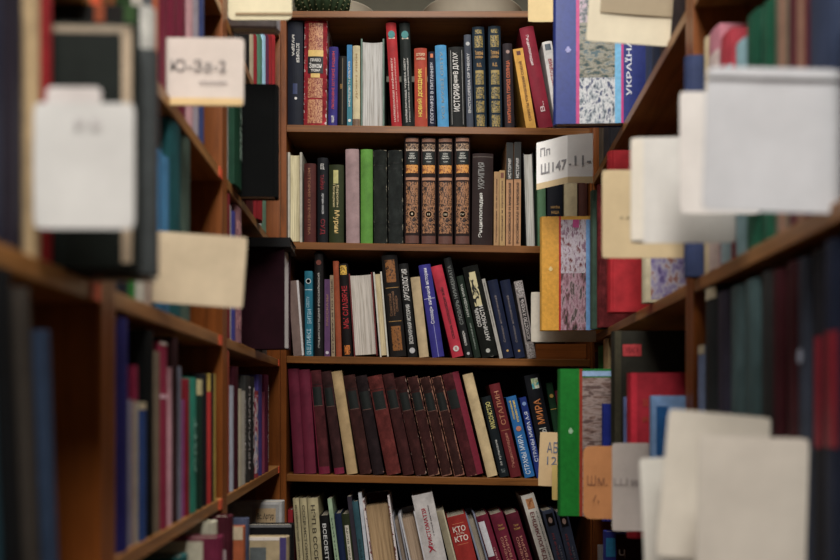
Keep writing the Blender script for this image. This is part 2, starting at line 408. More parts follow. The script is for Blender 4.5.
# --- shelf two
B(2, 287.5, 302.3, 152, 0, (170,166,150), 'pale book with bowed cover showing cream pages at the left end of the second row', back=True, page=(206,196,160), d=.15, board=.006, head=.006)
B(2, 304, 316, 163.5, 0, (80,34,30), 'dull brown-red book with faint gilt letters on the second shelf', [('text','ИСТОРИЯ ОТЕЧЕСТВА',.1,.94,.45,.22,(140,90,60),'down')])
B(2, 317.5, 328.2, 158, 0, (22,24,28), 'black book with red and white letters, left of the dark olive one', [('text','ДЕЛО',.86,.93,.5,.4,WHITE), ('text','ТАЙНА',.62,.8,.5,.45,(130,24,36),'down'), ('text','архивы веков',.34,.58,.5,.26,(170,170,170),'down'), ('text','СУД',.1,.28,.5,.5,(130,24,36),'down')])
B(2, 329, 344, 164.5, 0, (44,52,24), 'dark olive book with a cream square label and gold title', [('label',.76,.93,.3,.64,(176,170,104)), ('text','Похищение',.46,.75,.34,.2,(186,170,120),'down'), ('text','Европы',.46,.74,.58,.2,(186,170,120),'down'), ('text','Мурин',.13,.42,.5,.44,(200,170,100),'down')])
B(2, 346.3, 360, 149.3, -.8, (156,128,128), 'plain pale pink book beside the bright green one')
B(2, 360.8, 373, 149.5, 0, (84,142,44), 'plain bright green book in the second row')
B(2, 374, 387.5, 150, -.6, worn((34,38,34),(150,142,124),1.0), 'worn black-green book, left one of the pair right of the green book', [('band',.83,.835,(18,20,18)), ('band',.79,.795,(18,20,18)), ('band',.22,.226,(18,20,18))])
B(2, 388.6, 403.5, 150, -.6, worn((36,40,38),(150,142,124),1.0), 'worn black-green book, right one of the pair, touching the ornate volumes', [('band',.86,.865,(18,20,18)), ('band',.80,.805,(18,20,18)), ('band',.22,.226,(18,20,18))])
for k, (a, b) in enumerate([(404.6,420),(421,436.8),(437.8,453.6),(454.8,470.6)]):
    orn = ornament((34,24,22),(150,106,74),170,.49,2.2,(1,1,.5)); or2 = ornament((30,22,20),(160,130,104),420,.5,1)
    B(2, a, b, 136.8, 0, (38,24,22), ['ornate brown and gold volume, first of the set of four', 'ornate brown and gold volume, second of the set of four', 'ornate brown and gold volume, third of the set of four', 'ornate brown and gold volume, last of the set of four'][k],
      [('band',.955,.985,(150,104,80),.08,.92), ('band',.88,.935,or2,.08,.92,'ornament_panel'), ('band',.87,.885,(180,160,140),.1,.9), ('label',.745,.865,.12,.88,(16,22,20)),
       ('text','БРЕМ',.835,.85,.5,.3,(200,200,190),'flat'), ('text','жизнь',.815,.828,.5,.4,(200,200,190),'flat'), ('text','животных',.795,.808,.5,.5,(200,200,190),'flat'), ('text','том',.765,.775,.5,.3,(200,200,190),'flat'),
       ('band',.665,.74,ornament((120,70,40),(200,140,70),240,.45,1.5),.1,.9,'ornament_panel'), ('band',.60,.625,(170,120,90),.08,.92), ('band',.11,.585,orn,.1,.9,'ornament_panel'),
       ('disc',.285,.5,.26,(170,120,80)), ('disc',.285,.5,.2,(14,20,18)), ('band',.015,.085,(96,60,50),.06,.94), ('text',['I','II','III','IV'][k],.275,.295,.5,.12+.05*k,(190,170,140),'flat')])
B(2, 471.8, 493.2, 153.3, 1, (44,30,28), 'broad dark brown book with the white vertical word ЭНЦИКЛОПЕДИЯ', [('text','Энциклопедия',.09,.57,.42,.22,(206,204,196)), ('text','УКРИПИЯ',.61,.9,.42,.3,(130,128,124)), ('band',.96,.965,(110,100,90))])
B(2, 493.8, 499, 171.5, .5, (176,136,88), 'thin tan paperback, left one of two beside the broad brown book', [('text','Справочник по истории',.05,.9,.5,.4,(100,64,44))], soft=True)
B(2, 499.6, 505.2, 170, 0, (182,146,90), 'thin tan paperback with brown square at its head', [('band',.9,.97,(110,60,40),.2,.8,'emblem'), ('text','История и культура',.08,.86,.5,.4,(90,60,44))], soft=True)
for k, (a, b) in enumerate([(506, 513), (513.6, 520.8)]):
    B(2, a, b, 142, .6, (184,134,90), ['black and tan history paperback, left one of the pair', 'black and tan history paperback, right one of the pair'][k],
      [('band',.645,1.0,(30,30,26),0,1,'black_head'), ('text','РОССИЙСКАЯ И МИРОВАЯ',.03,.61,.5,.46,(40,28,24)), ('text','ИСТОРИЯ',.655,.845,.5,.46,WHITE)], soft=True)
B(2, 526, 536.5, 152.5, -3, (30,30,32), 'black book turned so its white page edges face out', back=True, page=(196,194,186))
B(2, 538, 546.5, 166, -.8, (84,124,88), 'pale green book behind the folded card')
B(2, 547.5, 563.5, 170, 0, (22,24,32), 'black book with small gold letters standing above the yellow book', [('text','УКРАЇНА',.5,.54,.5,.6,GOLD,'flat'), ('text','НАША',.43,.47,.5,.5,GOLD,'flat')])
B(2, 564.5, 578, 168, 0, (176,160,122), 'plain beige book between the black and brown ones at the right of the second row')
B(2, 579, 588, 167, 0, (70,36,28), 'dark brown book at the right end of the second row')
# --- shelf three
B(3, 293.5, 304.5, 281, -5.5, (122,100,92), 'taupe book with a white edge leaning at the left of the third row', [('band',0,1,(200,196,194),.8,.99,'white_edge')], soft=True)
B(3, 305, 313, 271, -.5, (22,110,132), 'teal blue book with a round white emblem', [('band',.775,.785,(170,200,210)), ('disc',.88,.5,.34,(190,200,200)), ('disc',.88,.5,.25,(24,30,44)), ('text','ВЕЛИКІ',.02,.32,.52,.56,(150,190,205)), ('text','БИТВИ',.38,.55,.6,.5,(150,190,205)), ('text','СВІТУ',.57,.7,.4,.4,(150,190,205))])
B(3, 314.5, 323.6, 252, -.3, (24,20,20), 'tall black book with small white lettering and a brown emblem at its head', [('text','ЭНЦИКЛОПЕДИЯ РОССИЙСКОЙ',.08,.8,.5,.3,(186,180,172)), ('disc',.9,.5,.3,(110,50,36))])
B(3, 324.3, 330, 279, 0, (92,58,98), 'short purple book between the tall black and thin beige ones', [('disc',.05,.5,.3,(190,180,190)), ('text','РАССКАЗЫ',.4,.8,.5,.4,(150,110,90))], soft=True)
B(3, 331.3, 335, 275, -1.8, (150,130,100), 'very thin beige book left of the orange-brown one', [('text','ПО МОРЮ И ПО СУШЕ',.05,.95,.5,.5,(80,60,50))], soft=True)
B(3, 336, 341.8, 261, -4, (150,66,30), 'plain orange-brown book in the third row')
B(3, 343.2, 352.6, 264, -4.5, (24,18,18), 'black book with red vertical letters and gold figures', [('text','МЫ СЛАВЯНЕ',.3,.76,.5,.6,(170,26,34)), ('band',.88,.98,ornament((24,18,18),(200,160,70),300,.45),.15,.85,'ornament_panel'), ('band',.02,.12,ornament((24,18,18),(190,110,50),300,.45),.2,.8,'ornament_panel')])
B(3, 354, 378.5, 273.5, -5.5, (110,40,40), 'very thick book showing its white page edges, third row', back=True, page=(196,188,178), board=.0034, head=.005)
B(3, 380, 389, 272, -7, (198,194,180), 'white-covered book with cream pages outward beside the thick one', back=True, page=(200,184,148), board=.004, head=.005)
B(3, 390.5, 407, 255.5, -9.3, (26,22,20), 'tall black book with brown ornaments at head and foot', [('band',.73,.95,ornament((40,26,18),(130,84,44),260,.42,1.2),.2,.8,'ornament_panel'), ('band',.06,.30,ornament((40,26,18),(130,84,44),260,.42,1.2),.2,.8,'ornament_panel'), ('band',.675,.68,GOLD,.1,.9), ('band',.345,.35,GOLD,.1,.9), ('text','Советский',.4,.62,.3,.18,(120,84,56)), ('text','экономический',.4,.64,.5,.16,(120,84,56)), ('text','словарь',.44,.6,.72,.18,(120,84,56))])
B(3, 408.2, 418, 264, -9.5, (24,24,24), 'black book with white vertical title АРХЕОЛОГИЯ', [('text','АРХЕОЛОГИЯ',.6,.94,.5,.6,WHITE), ('text','ВСЕМИРНАЯ ИСТОРИЯ',.14,.56,.5,.42,WHITE), ('disc',.07,.5,.3,(180,180,180))])
B(3, 419.5, 429.3, 277.5, -9, (190,166,124), 'plain cream book between the black and the blue-violet books')
B(3, 432.5, 445, 265.5, -14, (52,48,132), 'blue-violet book with white vertical script', [('text','Словарь античной истории',.36,.96,.5,.38,(206,204,220)), ('band',.0,.35,(150,150,200),.5,.54,'thin_line'), ('band',.63,.635,(200,200,220),.05,.95)])
B(3, 452.5, 464.5, 267, -22, (186,32,56), 'bright pinkish-red book leaning left with dark vertical lettering', [('text','СЛОВАРЬ НАПОЛЕОНОВСКИХ ВОЙН',.2,.76,.5,.3,(60,16,28)), ('disc',.09,.5,.26,WHITE), ('text','S',.075,.105,.5,.22,(186,32,56),'flat')])
B(3, 465.5, 473.5, 258.5, -22, (26,28,28), 'black book with grey title СЛОВАРЬ НУМИЗМАТА', [('text','СЛОВАРЬ НУМИЗМАТА',.33,.92,.5,.5,(120,124,120)), ('text','словарь',.12,.27,.5,.4,WHITE), ('disc',.04,.5,.2,(180,180,180))])
B(3, 474.5, 481.5, 276.5, -18, (30,44,34), 'dark green slim book with white lettering, left of the frayed black one', [('text','НАРОДЫ МИРА',.5,.9,.5,.45,(176,180,170)), ('text','этнография',.1,.42,.5,.3,(140,150,140))])
B(3, 482.5, 499, 267.5, -20, worn((22,24,20),(180,178,170),1.1), 'frayed black book with a pale statue and the title СЛОВАРЬ АНТИЧНОСТИ', [('band',.56,.93,ornament((22,24,20),(190,180,140),90,.42,.6,(1,1,.5)),.26,.72,'statue_picture'), ('text','СЛОВАРЬ',.34,.54,.28,.26,WHITE), ('text','АНТИЧНОСТИ',.17,.56,.62,.28,WHITE), ('disc',.07,.45,.14,(180,180,170))])
B(3, 499.8, 503.4, 279, -18, (170,166,156), 'thin grey-white book left of the two navy volumes', [('text','ИСТОРИЯ ДИПЛОМАТИИ',.4,.95,.5,.4,(110,106,100))], soft=True)
for k, (a, b) in enumerate([(504, 514.6), (515.4, 526)]):
    B(3, a, b, 281, [-16.5, -15.5][k], (28,36,62), ['plain navy dictionary volume, left one of the pair', 'plain navy dictionary volume, right one of the pair'][k],
      [('text','Словарь исторический',.2,.8,.45,.26,(120,110,110)), ('disc',.09,.5,.12,(190,150,80))])
B(3, 528, 537, 281.5, -14, (150,140,136), 'grey book with patterned spine and dark title panel, right end of third row', [('band',.01,.2,ornament((60,50,50),(190,184,180),600,.5),.04,.96,'ornament_panel'), ('band',.8,.99,ornament((60,50,50),(190,184,180),600,.5),.04,.96,'ornament_panel'), ('label',.22,.78,.22,.82,(34,30,30)), ('text','ИСКУССТВО И ЖИЗНЬ',.24,.76,.52,.42,(200,190,186))])
# --- shelf four
B(4, 290.3, 301.5, 369, -6, (104,26,50), 'plain crimson book, outermost at the left end of the fourth row')
B(4, 305, 316.5, 370, -8, (104,26,50), 'plain crimson book, second from the left end of the fourth row')
tb = ((58,22,28), (44,24,24), (58,30,26), (30,22,24), (84,28,30), (56,20,28), (48,20,26), (70,28,28), (50,20,26), (40,22,26))
def vol(a, b, yt, ln, c, label, red=True, fr=(130,100,92), am=1.08, d2=()):
    B(4, a, b, yt, ln, worn(c, fr, am), label, [('band',.66,.84,(26,30,28),.1,.88,'dark_label_band'), ('band',.655,.66,(110,76,66),.1,.88), ('band',.86,.865,(26,18,18))]+list(d2))
vol(319, 330.5, 371, -11, (76,28,32), 'dark maroon volume with crimson edges, leftmost of the leaning set', am=1.3, d2=[('band',0,.07,(110,24,50)), ('band',.07,.98,(116,26,50),.0,.08,'crimson_edge')])
vol(334.5, 345, 372, -14, (56,30,30), 'dark brown-red volume with crimson foot, left of the cream book', am=1.3, d2=[('band',0,.06,(120,26,56))])
B(4, 347, 358, 372, -16, (178,148,100), 'plain cream book standing among the dark maroon volumes')
vol(360, 372.3, 376, -17, (60,30,27), 'dark maroon volume directly right of the cream book')
vol(373.2, 384.8, 376.5, -17.5, (38,26,28), 'blackest volume of the leaning set, with ragged edges')
vol(387, 402, 377, -19.5, (98,38,34), 'wide red-brown volume in the middle of the leaning set')
vol(403.4, 415, 375, -21, (64,29,28), 'dark maroon volume just right of the wide red-brown one', am=1.15)
vol(416, 427.5, 378, -21.5, (60,28,26), 'dark maroon volume with pale torn head, left of the three frayed ones', fr=(176,150,136), am=1.02)
vol(429, 440.5, 378, -22, (62,30,28), 'frayed maroon volume, left one of the three with torn tan edges', fr=(150,112,92), am=.92)
vol(442, 453, 378.5, -22.5, (58,30,26), 'frayed maroon volume, middle one of the three with torn tan edges', fr=(140,100,84), am=.88)
vol(454.6, 465.5, 378, -23.5, (56,30,27), 'frayed maroon volume, right one of the three with torn tan edges', fr=(140,96,80), am=.84)
B(4, 467, 485, 375, -25, worn((74,26,30),(130,96,80),1.0), 'dark red volume with a bright maroon strip, left of the tall cream book', [('band',0,1,(120,26,48),.62,.99,'maroon_strip'), ('band',.66,.84,(26,30,28),.04,.6,'dark_label_band')])
B(4, 487.5, 498.6, 375, -25, (206,180,130), 'tall cream book leaning left, beside the black book with yellow title')
B(4, 500, 510, 397.5, -18.5, (24,32,36), 'black book with yellow vertical title МАСОНСТВО', [('text','МАСОНСТВО',.6,.93,.5,.5,(206,196,110)), ('text','за кулисами',.14,.46,.5,.26,(176,176,170)), ('text','АСТ',.05,.1,.5,.4,(120,130,130))])
B(4, 511, 522.4, 385, -22, (104,28,34), 'dark red book with the gilt vertical title СТАЛИН', [('text','СТАЛИН',.56,.92,.5,.46,(176,110,76)), ('text','Энциклопедия',.1,.47,.5,.36,(176,110,90)), ('band',.5,.505,(176,110,76),.1,.9)])
B(4, 525, 535.8, 397.5, -19, (24,108,176), 'bright blue book with white title СТРАНЫ МИРА', [('text','СТРАНЫ МИРА',.04,.52,.42,.5,(206,222,236)), ('text','современный',.72,.95,.3,.26,(230,200,90)), ('text','справочник',.68,.95,.66,.26,(230,200,90)), ('disc',.6,.5,.26,(190,120,90))])
B(4, 537, 544, 398, -17.5, (30,54,132), 'slim deep blue book with white title between bright blue and black books', [('text','СТРАНЫ МИРА А-Я',.2,.82,.5,.55,(206,214,236)), ('disc',.92,.5,.3,(120,150,200))])
B(4, 545, 561, 376, -21, (22,24,30), 'tall black book with a map picture and orange title МИРА', [('text','МИРА',.52,.76,.5,.46,(206,120,50)), ('band',.86,.96,art([(20,60,90),(60,160,180),(180,190,130),(220,225,220)],60),.38,.84,'map_picture'), ('text','СТРАНЫ',.2,.48,.5,.46,(190,190,180))])
B(4, 562, 569, 383, -16, (24,60,36), 'dark green slim book right of the tall black МИРА book', [('disc',.86,.5,.3,(200,160,60)), ('band',.72,.725,(200,160,60))])
B(4, 570, 578, 391, -15, (110,26,50), 'dark crimson slim book next to the right end of the fourth row')
# --- shelf five (lower half below the frame)
def R5(xt, w, yt, slope, cover, label, deco=(), **kw):
    hpx = 598-yt; B(5, xt+slope*hpx, xt+slope*hpx+w, yt, -slope*hpx, cover, label, deco, **kw)
R5(286.3, 5, 510, .0, (150,20,34), 'small red book in the far left corner of the bottom visible row')
for k, (xt, w, la) in enumerate([(292.5,6.3,'beige journal volume, leftmost of three'), (299.5,7,'beige journal volume, middle one of three'), (307,11,'beige journal volume, the widest and rightmost of three')]):
    R5(xt, w, 498.5, .07, (176,164,122), la, [('text',['ИСТОРИЧЕСКИЙ ЖУРНАЛ','СССР ИСТОРИЯ','НЭП В СССР'][k],.34,.93,.5,.4,(70,62,46),'down')])
R5(318.5, 9.5, 516, .09, (22,22,22), 'black book with white vertical letters beside the beige volumes', [('text','ВСЕСВІТНЯ',.3,.9,.5,.4,(200,200,196),'down')])
R5(327.3, 4.3, 499, .12, (150,176,140), 'thin pale green book behind the black one', [('text','ЛЕКЦИИ',.3,.8,.5,.4,(90,110,90))], soft=True)
R5(332, 7, 514, .11, (24,38,70), 'navy book in the bottom visible row, left of the olive one')
R5(339, 8, 514.5, .12, (44,52,28), 'olive book with a long pale label', [('label',.0,.86,.3,.8,(196,190,170)), ('text','АРХІВ УКРАЇНИ',.3,.84,.55,.28,(60,60,54),'down')])
R5(345.5, 4.5, 497, .13, (54,48,58), 'thin dark grey-purple book rising above its neighbours', soft=True)
R5(350, 6, 502, .13, (48,86,96), 'greyish teal book left of the tattered thick one', [('text','ИСТОРИЯ',.1,.6,.5,.4,(30,60,66))])
R5(354.2, 3.4, 493.5, .14, (196,200,206), 'thin white booklet sticking up left of the tattered thick book', soft=True)
R5(358.5, 29, 500, .17, worn((120,30,34),(204,196,194),.78), 'tattered thick red book with torn white edges and yellowed pages outward', back=True, page=(176,148,112), d=.17, board=.0055, head=.024)
R5(388, 8, 517, .24, (150,150,158), 'slim grey book with dim pages outward between two thick ones', back=True, page=(150,134,118), board=.004, head=.016)
R5(396.5, 17, 515.5, .25, (200,198,200), 'white-covered book with tan pages outward left of the white chrestomathy', back=True, page=(168,146,124), board=.004, head=.016)
R5(404.5, 22.5, 498, .29, (196,190,186), 'big white book leaning left with the red title ХРИСТОМАТІЯ', [('text','ХРИСТОМАТІЯ',.46,.86,.42,.2,(170,26,50)), ('text','Х',.42,.5,.44,.34,(170,26,50)), ('text','з історії держави',.58,.88,.66,.08,(90,80,84))])
R5(433, 8, 512.5, .28, (150,140,112), 'grey-beige book between the big white and red books', [('band',0,1,(190,180,150),.8,.99,'light_edge')])
R5(443, 20.5, 518, .24, (160,36,28), 'red book with white blocky title КТО ЕСТЬ КТО', [('text','КТО',.80,.87,.5,.66,(230,214,200),'flat'), ('text','ЕСТЬ',.765,.79,.5,.4,(220,190,170),'flat'), ('text','КТО',.68,.75,.5,.7,(230,214,200),'flat'), ('band',.90,.905,(210,120,80),.2,.8), ('band',.64,.645,(210,120,80),.2,.8)])
R5(465, 10, 517, .3, (130,136,156), 'silver-blue covered book with grey pages outward', back=True, page=(160,150,134), board=.0045, head=.014)
R5(476, 13, 517, .3, (112,24,48), 'crimson book with a white slip on it, first of three crimson ones', [('label',.5,.93,.05,.55,(206,206,210)), ('text','Тарас',.3,.6,.7,.2,(190,130,130))])
R5(490, 14, 515.5, .3, (112,26,50), 'crimson book with gold letters, middle one of three', [('text','Тарас',.84,.87,.55,.4,GOLD,'flat'), ('text','том',.8,.825,.55,.5,GOLD,'flat'), ('text','ШЕВЧЕНКО',.3,.72,.36,.2,(180,120,100)), ('text','ТВОРИ',.4,.72,.66,.2,(180,120,100))])
R5(505.5, 14, 515, .3, (92,24,42), 'dark crimson book with gold letters, rightmost one of three', [('text','Тарас',.84,.87,.55,.4,GOLD,'flat'), ('text','том',.8,.825,.55,.5,GOLD,'flat'), ('text','ШЕВЧЕНКО',.3,.72,.36,.2,(180,120,100)), ('text','ТВОРИ',.4,.72,.66,.2,(180,120,100))])
R5(521, 14.5, 496.5, .3, (206,200,188), 'tall white book with a brown diamond and dark red title', [('band',.86,.96,art([(96,60,40),(150,96,60),(180,130,90)],120),.25,.78,'diamond_emblem'), ('text','ЕНЦИКЛОПЕДІЯ',.3,.83,.4,.36,(110,36,40),'down'), ('text','сучасної освіти',.3,.83,.78,.12,(60,60,60),'down')])
for k, (xt, w) in enumerate([(541.5, 12), (555, 12)]):
    R5(xt, w, 511.5+k, [.27,.245][k], (70,80,104), ['grey-blue biography with a dark portrait, left one of the pair', 'grey-blue biography with a dark portrait, right one of the pair'][k],
       [('label',.82,.96,.2,.84,(20,18,20)), ('disc',.885,.5,.17,(190,160,146),1.6), ('text','БІОГРАФІЯ',.3,.74,.4,.2,(150,70,80)), ('text','постать',.3,.6,.68,.16,(130,136,150))])

# ------------------------------------------------------------------ side shelves
LSH = [.99, .69, .405, .12, -.16, -.46]; RSH = [1.02, .60, .183, -.23, -.60]
def clamp(h, shelf, lst):
    up = [v for v in lst if v > shelf+.01]
    return min(h, min(up)-.019-.004-shelf) if up else h
def left_book(z0, z1, shelf, h, cover, label, grp, out=0., deco=(), lean=0, yaw=0, d=.17, **kw):
    s = (z1-z0)/dL.y; P = Vector((X_left(z0), z0)) + nL*(out-.006)
    return make_book((P.x, P.y, Z(shelf)+.0006), s*.97, h, d, cover, label, grp, lean=lean, yaw=yaw, rot_base=TL, deco=deco, **kw)
def right_book(z0, z1, shelf, h, cover, label, grp, out=0., deco=(), lean=0, yaw=0, d=.17, **kw):
    s = (z1-z0)/(-dR.y); P = Vector((X_right(z1), z1)) + nR*(out-.006)
    return make_book((P.x, P.y, Z(shelf)+.0006), s*.97, h, d, cover, label, grp, lean=lean, yaw=yaw, rot_base=TR, deco=deco, **kw)
def LB(p0, p1, yt, shelf, cover, label, grp, out=0., **kw):
    z0, z1 = zl(p0), zl(p1); zm = z0*.6+z1*.4; h = clamp((HOR-yt)*zm/F-shelf, shelf, LSH)
    return left_book(z0, z1, shelf, h, cover, label, grp, out, **kw)
def RB(p0, p1, yt, shelf, cover, label, grp, out=0., **kw):
    z1, z0 = zr(p0), zr(p1); zm = z0*.6+z1*.4; h = clamp((HOR-yt)*zm/F-shelf, shelf, RSH)
    return right_book(z0, z1, shelf, h, cover, label, grp, out, **kw)
def LP(z, pe, yt, shelf, t, cover, label, grp, **kw):     # book pulled out to image column pe
    out = (pe-420)*z/F - X_left(z); return left_book(z, z+t, shelf, clamp((HOR-yt)*z/F-shelf, shelf, LSH), cover, label, grp, out, **kw)
def RP(z, pe, yt, shelf, t, cover, label, grp, **kw):
    out = X_right(z) - (pe-420)*z/F; return right_book(z, z+t, shelf, clamp((HOR-yt)*z/F-shelf, shelf, RSH), cover, label, grp, out, **kw)

# nearest left bookcase
G = 'books on the nearest left bookcase'
LB(-40, -12, -30, .12, (60,58,72), 'blurred grey-violet book at the very left edge, behind the slate ones', G)
LB(-11, 10, -20, .12, (38,42,66), 'dark slate blue book on the upper left shelf at the picture edge', G)
LB(11, 30, -20, .12, (40,34,46), 'dark plum book immediately left of the large white card', G)
LB(35.4, 47, -30, .12, (196,166,120), 'cream book beside the bright red one on the upper left shelf', G)
LB(47.4, 58.5, -30, .12, (160,20,28), 'bright red book at the upper left, beside the cream one', G)
LP(.765, 138, 22, .12, .022, (24,30,26), 'black book pulled out of the left shelf behind the large white card', G, deco=[('side',-1,.0,.1,.955,.985,(150,136,116),'worn_top_edge'), ('side',-1,.0,.009,.02,.98,(176,156,130),'worn_fore_edge')])
LP(.80, 158, 48, .12, .02, (62,66,66), 'grey book pulled out just behind the black one on the left', G, deco=[('band',0,1,(110,60,60),.4,.5)])
LP(.835, 155, -20, .12, .02, (176,174,166), 'tall dark book with pale edge sticking out behind the grey one at left', G, deco=[('side',-1,.009,.16,.0,1,(22,20,18),'dark_cover'), ('side',-1,.012,.024,.0,1,(44,70,34),'green_strip',.0008), ('side',-1,.042,.052,.0,1,(130,60,30),'orange_strip',.0008)])
LB(108.9, 108.95, 300, .12, (20,20,20), 'x', G) if False else None
G = 'leaning books on the lower nearest left shelf'
for k, (z0, c, la, h) in enumerate([(.595,(30,70,84),'dark teal book leaning at the lower left picture edge',.30), (.625,(18,20,22),'black leaning book second from the lower left edge',.31),
        (.655,(60,54,48),'dark taupe leaning book between black and blue ones, lower left',.30), (.688,(44,60,84),'slate blue leaning book, the last one before the empty bay at left',.27)]):
    left_book(z0+.03, z0+.058, -.16, h-.05, c, la, G, lean=-.10, out=.004+.002*k)
# middle left bookcase
G = 'books on the upper shelf of the middle left bookcase'
LB(117.5, 124, 8, .405, (90,40,34), 'rusty brown book top first on the middle left bookcase', G)
LB(124.5, 136, -40, .405, (34,64,28), 'dark green book on the upper shelf of the middle left bookcase', G)
LB(136.5, 148, -40, .405, (196,190,176), 'white book on the upper left shelf between green and orange ones', G)
LB(148.5, 156, -40, .405, (90,92,96), 'grey book above the pulled-out books on the left', G)
LB(156.5, 162.5, -40, .405, (170,84,46), 'orange slim book left of the crimson ones, upper left', G)
LB(163, 170, -40, .405, (112,22,48), 'crimson volume above the hand-lettered card, leftmost of three', G)
LB(172.5, 181, -40, .405, (116,22,50), 'crimson volume above the hand-lettered card, middle of three', G)
LB(181.4, 189.5, -40, .405, (116,24,52), 'crimson volume above the hand-lettered card, rightmost of three', G)
LB(190, 196.5, -40, .405, (196,146,150), 'pink book right of the crimson volumes at the upper left', G)
LB(197, 201.5, -40, .405, (150,140,150), 'thin pale lilac book between the pink and the blue ones', G)
LB(202, 207, -40, .405, (54,68,118), 'slate blue book, last on the upper shelf of the middle left bookcase', G)
G = 'books on the second shelf of the middle left bookcase'
LB(117.5, 125, 130, .12, (44,56,78), 'dark blue-grey book low behind the large white card', G)
LB(125.5, 132.5, 130, .12, (40,46,60), 'dark slate book beside the green strip below the large white card', G)
LB(133, 139.5, 130, .12, (36,140,50), 'bright green slim book peeping out below the large white card', G)
LB(140, 148.5, 130, .12, (206,204,190), 'white book peeping out below the large white card', G)
LB(149, 156, 130, .12, (160,140,126), 'taupe-pink book left of the sky blue book', G)
LB(159, 166, 150, .12, (40,140,196), 'sky blue book above the beige card on the left', G)
LB(166.5, 173, 158, .12, (60,120,160), 'dull blue book between the sky blue and teal books', G)
LB(173.5, 185, 124, .12, (18,82,86), 'deep teal book above the beige card on the left', G)
LB(185.5, 194, 126, .12, (70,88,76), 'grey-green book right of the deep teal one', G)
G = 'books on the third shelf of the middle left bookcase'
S = -.16
LB(117, 120.6, 355, S, (180,180,180), 'thin grey-white book first on the third left shelf', G, soft=True)
LB(121, 133, 318, S, (38,38,110), 'tall indigo book with white edge on the third left shelf', G, deco=[('band',.03,.97,(180,180,200),.9,.98,'white_edge')])
LB(133.6, 137.5, 400, S, (150,150,170), 'pale book with blotches between the indigo and blue books', G, soft=True)
LB(138, 142.4, 366, S, (150,30,70), 'slim crimson-headed book behind the short blue book', G, deco=[('band',0,.8,(180,170,150))])
LB(143, 150, 403, S, (44,76,140), 'short blue book with cream head on the third left shelf', G, deco=[('band',.95,1,(200,184,150))])
LB(150.6, 157.3, 331, S, (20,22,22), 'tall black book on the third left shelf', G)
LB(158, 163.5, 352, S, (120,104,84), 'dull tan book beside the rounded maroon one', G)
LB(164, 171, 343, S, (148,34,66), 'raspberry book with pale worn head on the third left shelf', G, deco=[('band',.985,1,(210,190,180)), ('band',.70,.72,(210,170,180))])
LB(171.5, 175.5, 368, S, (204,150,160), 'pale pink slim book beside the raspberry one', G)
LB(176, 181, 338, S, (56,32,34), 'dark brown tall slim book on the third left shelf', G)
LB(181.5, 184.8, 367, S, (120,124,140), 'grey slim book right of the dark brown one', G)
LB(185.2, 188.6, 400, S, (170,80,160), 'short magenta booklet on the third left shelf', G, soft=True)
LB(189, 192.6, 379, S, (140,24,40), 'dark red slim book between magenta and turquoise ones', G)
LB(193, 199.5, 378, S, (30,140,116), 'turquoise green book on the third left shelf', G, deco=[('text','СВІТ',.3,.7,.5,.4,(140,200,180))])
LB(200, 205.5, 380, S, (24,56,44), 'dark green book with cream head next to the turquoise one', G, deco=[('band',.88,1,(190,180,130))])
LB(206, 209.6, 374, S, (30,30,34), 'black slim book beside the red one at the end of the third left shelf', G)
LB(210, 213.6, 392, S, (196,40,36), 'red slim book near the end of the third left shelf', G)
LB(214, 218.6, 374, S, (190,160,60), 'yellow book with black edge, last on the third left shelf', G, deco=[('band',0,1,(30,30,30),.0,.25,'black_edge'), ('band',0,1,(30,30,30),.8,1,'black_edge')])
G = 'books on the bottom visible shelf of the middle left bookcase'
LP(1.20, 186, 557, -.46, .03, (28,80,80), 'dark teal book lowest at the left bottom edge', G)
LP(1.27, 222, 538, -.46, .03, (110,28,58), 'crimson-spined book with pale side below the shelf, bottom left', G, deco=[('side',-1,.022,.16,.02,.98,(190,184,160),'pale_cover')])
LP(1.36, 216, 521, -.46, .03, (196,190,164), 'cream book just below the curved shelf edge, bottom left', G)
LP(1.44, 232, 517, -.46, .035, (76,24,36), 'dark maroon book standing at the bottom left beside the cream one', G, deco=[('side',-1,.004,.012,.5,.8,(170,150,150),'torn_patch')])

# farthest left bookcase
G = 'books on the top visible shelf of the farthest left bookcase'
LP(1.60, 280, 12, .69, .028, (186,182,188), 'white book pulled out below the cream card at the top left', G, deco=[('side',-1,.0,.15,.0,.13,(110,92,92),'grey_foot')])
for p0, p1, c, la in [(243,246.5,(30,30,30),'black book above the pulled-out black one, top left corner'), (247,252,(26,26,26),'second black book in the top left corner, beside cream'), (252.4,255.6,(176,160,130),'cream slim book in the top left corner'),
        (256,259,(150,24,36),'red slim book in the top left corner, beside the green one'), (259.4,264.6,(84,140,112),'mottled green book in the top left corner'), (265,267.3,(150,196,220),'pale blue slim book in the top left corner'),
        (267.7,270.7,(110,44,80),'purple slim book between pale blue and red ones, top left corner'), (271,274.2,(170,26,36),'red book, left one of the pair in the top left corner'), (274.5,277,(180,30,38),'red book, last one in the top left corner')]:
    LB(p0, p1, 36 if p0 > 255 else 30, .69, c, la, G)
G = 'books on the second shelf of the farthest left bookcase'
S = .405
LB(229.5, 231.5, 95, S, (196,190,180), 'thin white book left of the dark green one', G, soft=True)
LB(232, 239.5, 92, S, (16,60,40), 'dark green book with white letters beside the pulled-out black book', G, out=.01, deco=[('text','ПРАВОВЕ',.3,.85,.6,.4,(170,200,180),'down')])
LP(1.70, 278.5, 84, S, .034, cloth((7,8,8), .95), 'large black book pulled out of the second left shelf', G, deco=[('sidetext',-1,'ПРАВОВА ЕНЦИКЛОПЕДІЯ',.112,.118,.5,.86,(110,110,104),True), ('sidetext',-1,'словник довідник',.125,.129,.58,.86,(90,90,86),True), ('sidetext',-1,'том перший',.133,.136,.3,.68,(110,100,60),True)])
LB(249, 256, 150, S, (90,20,30), 'dark red book beneath the shadow of the large black one', G)
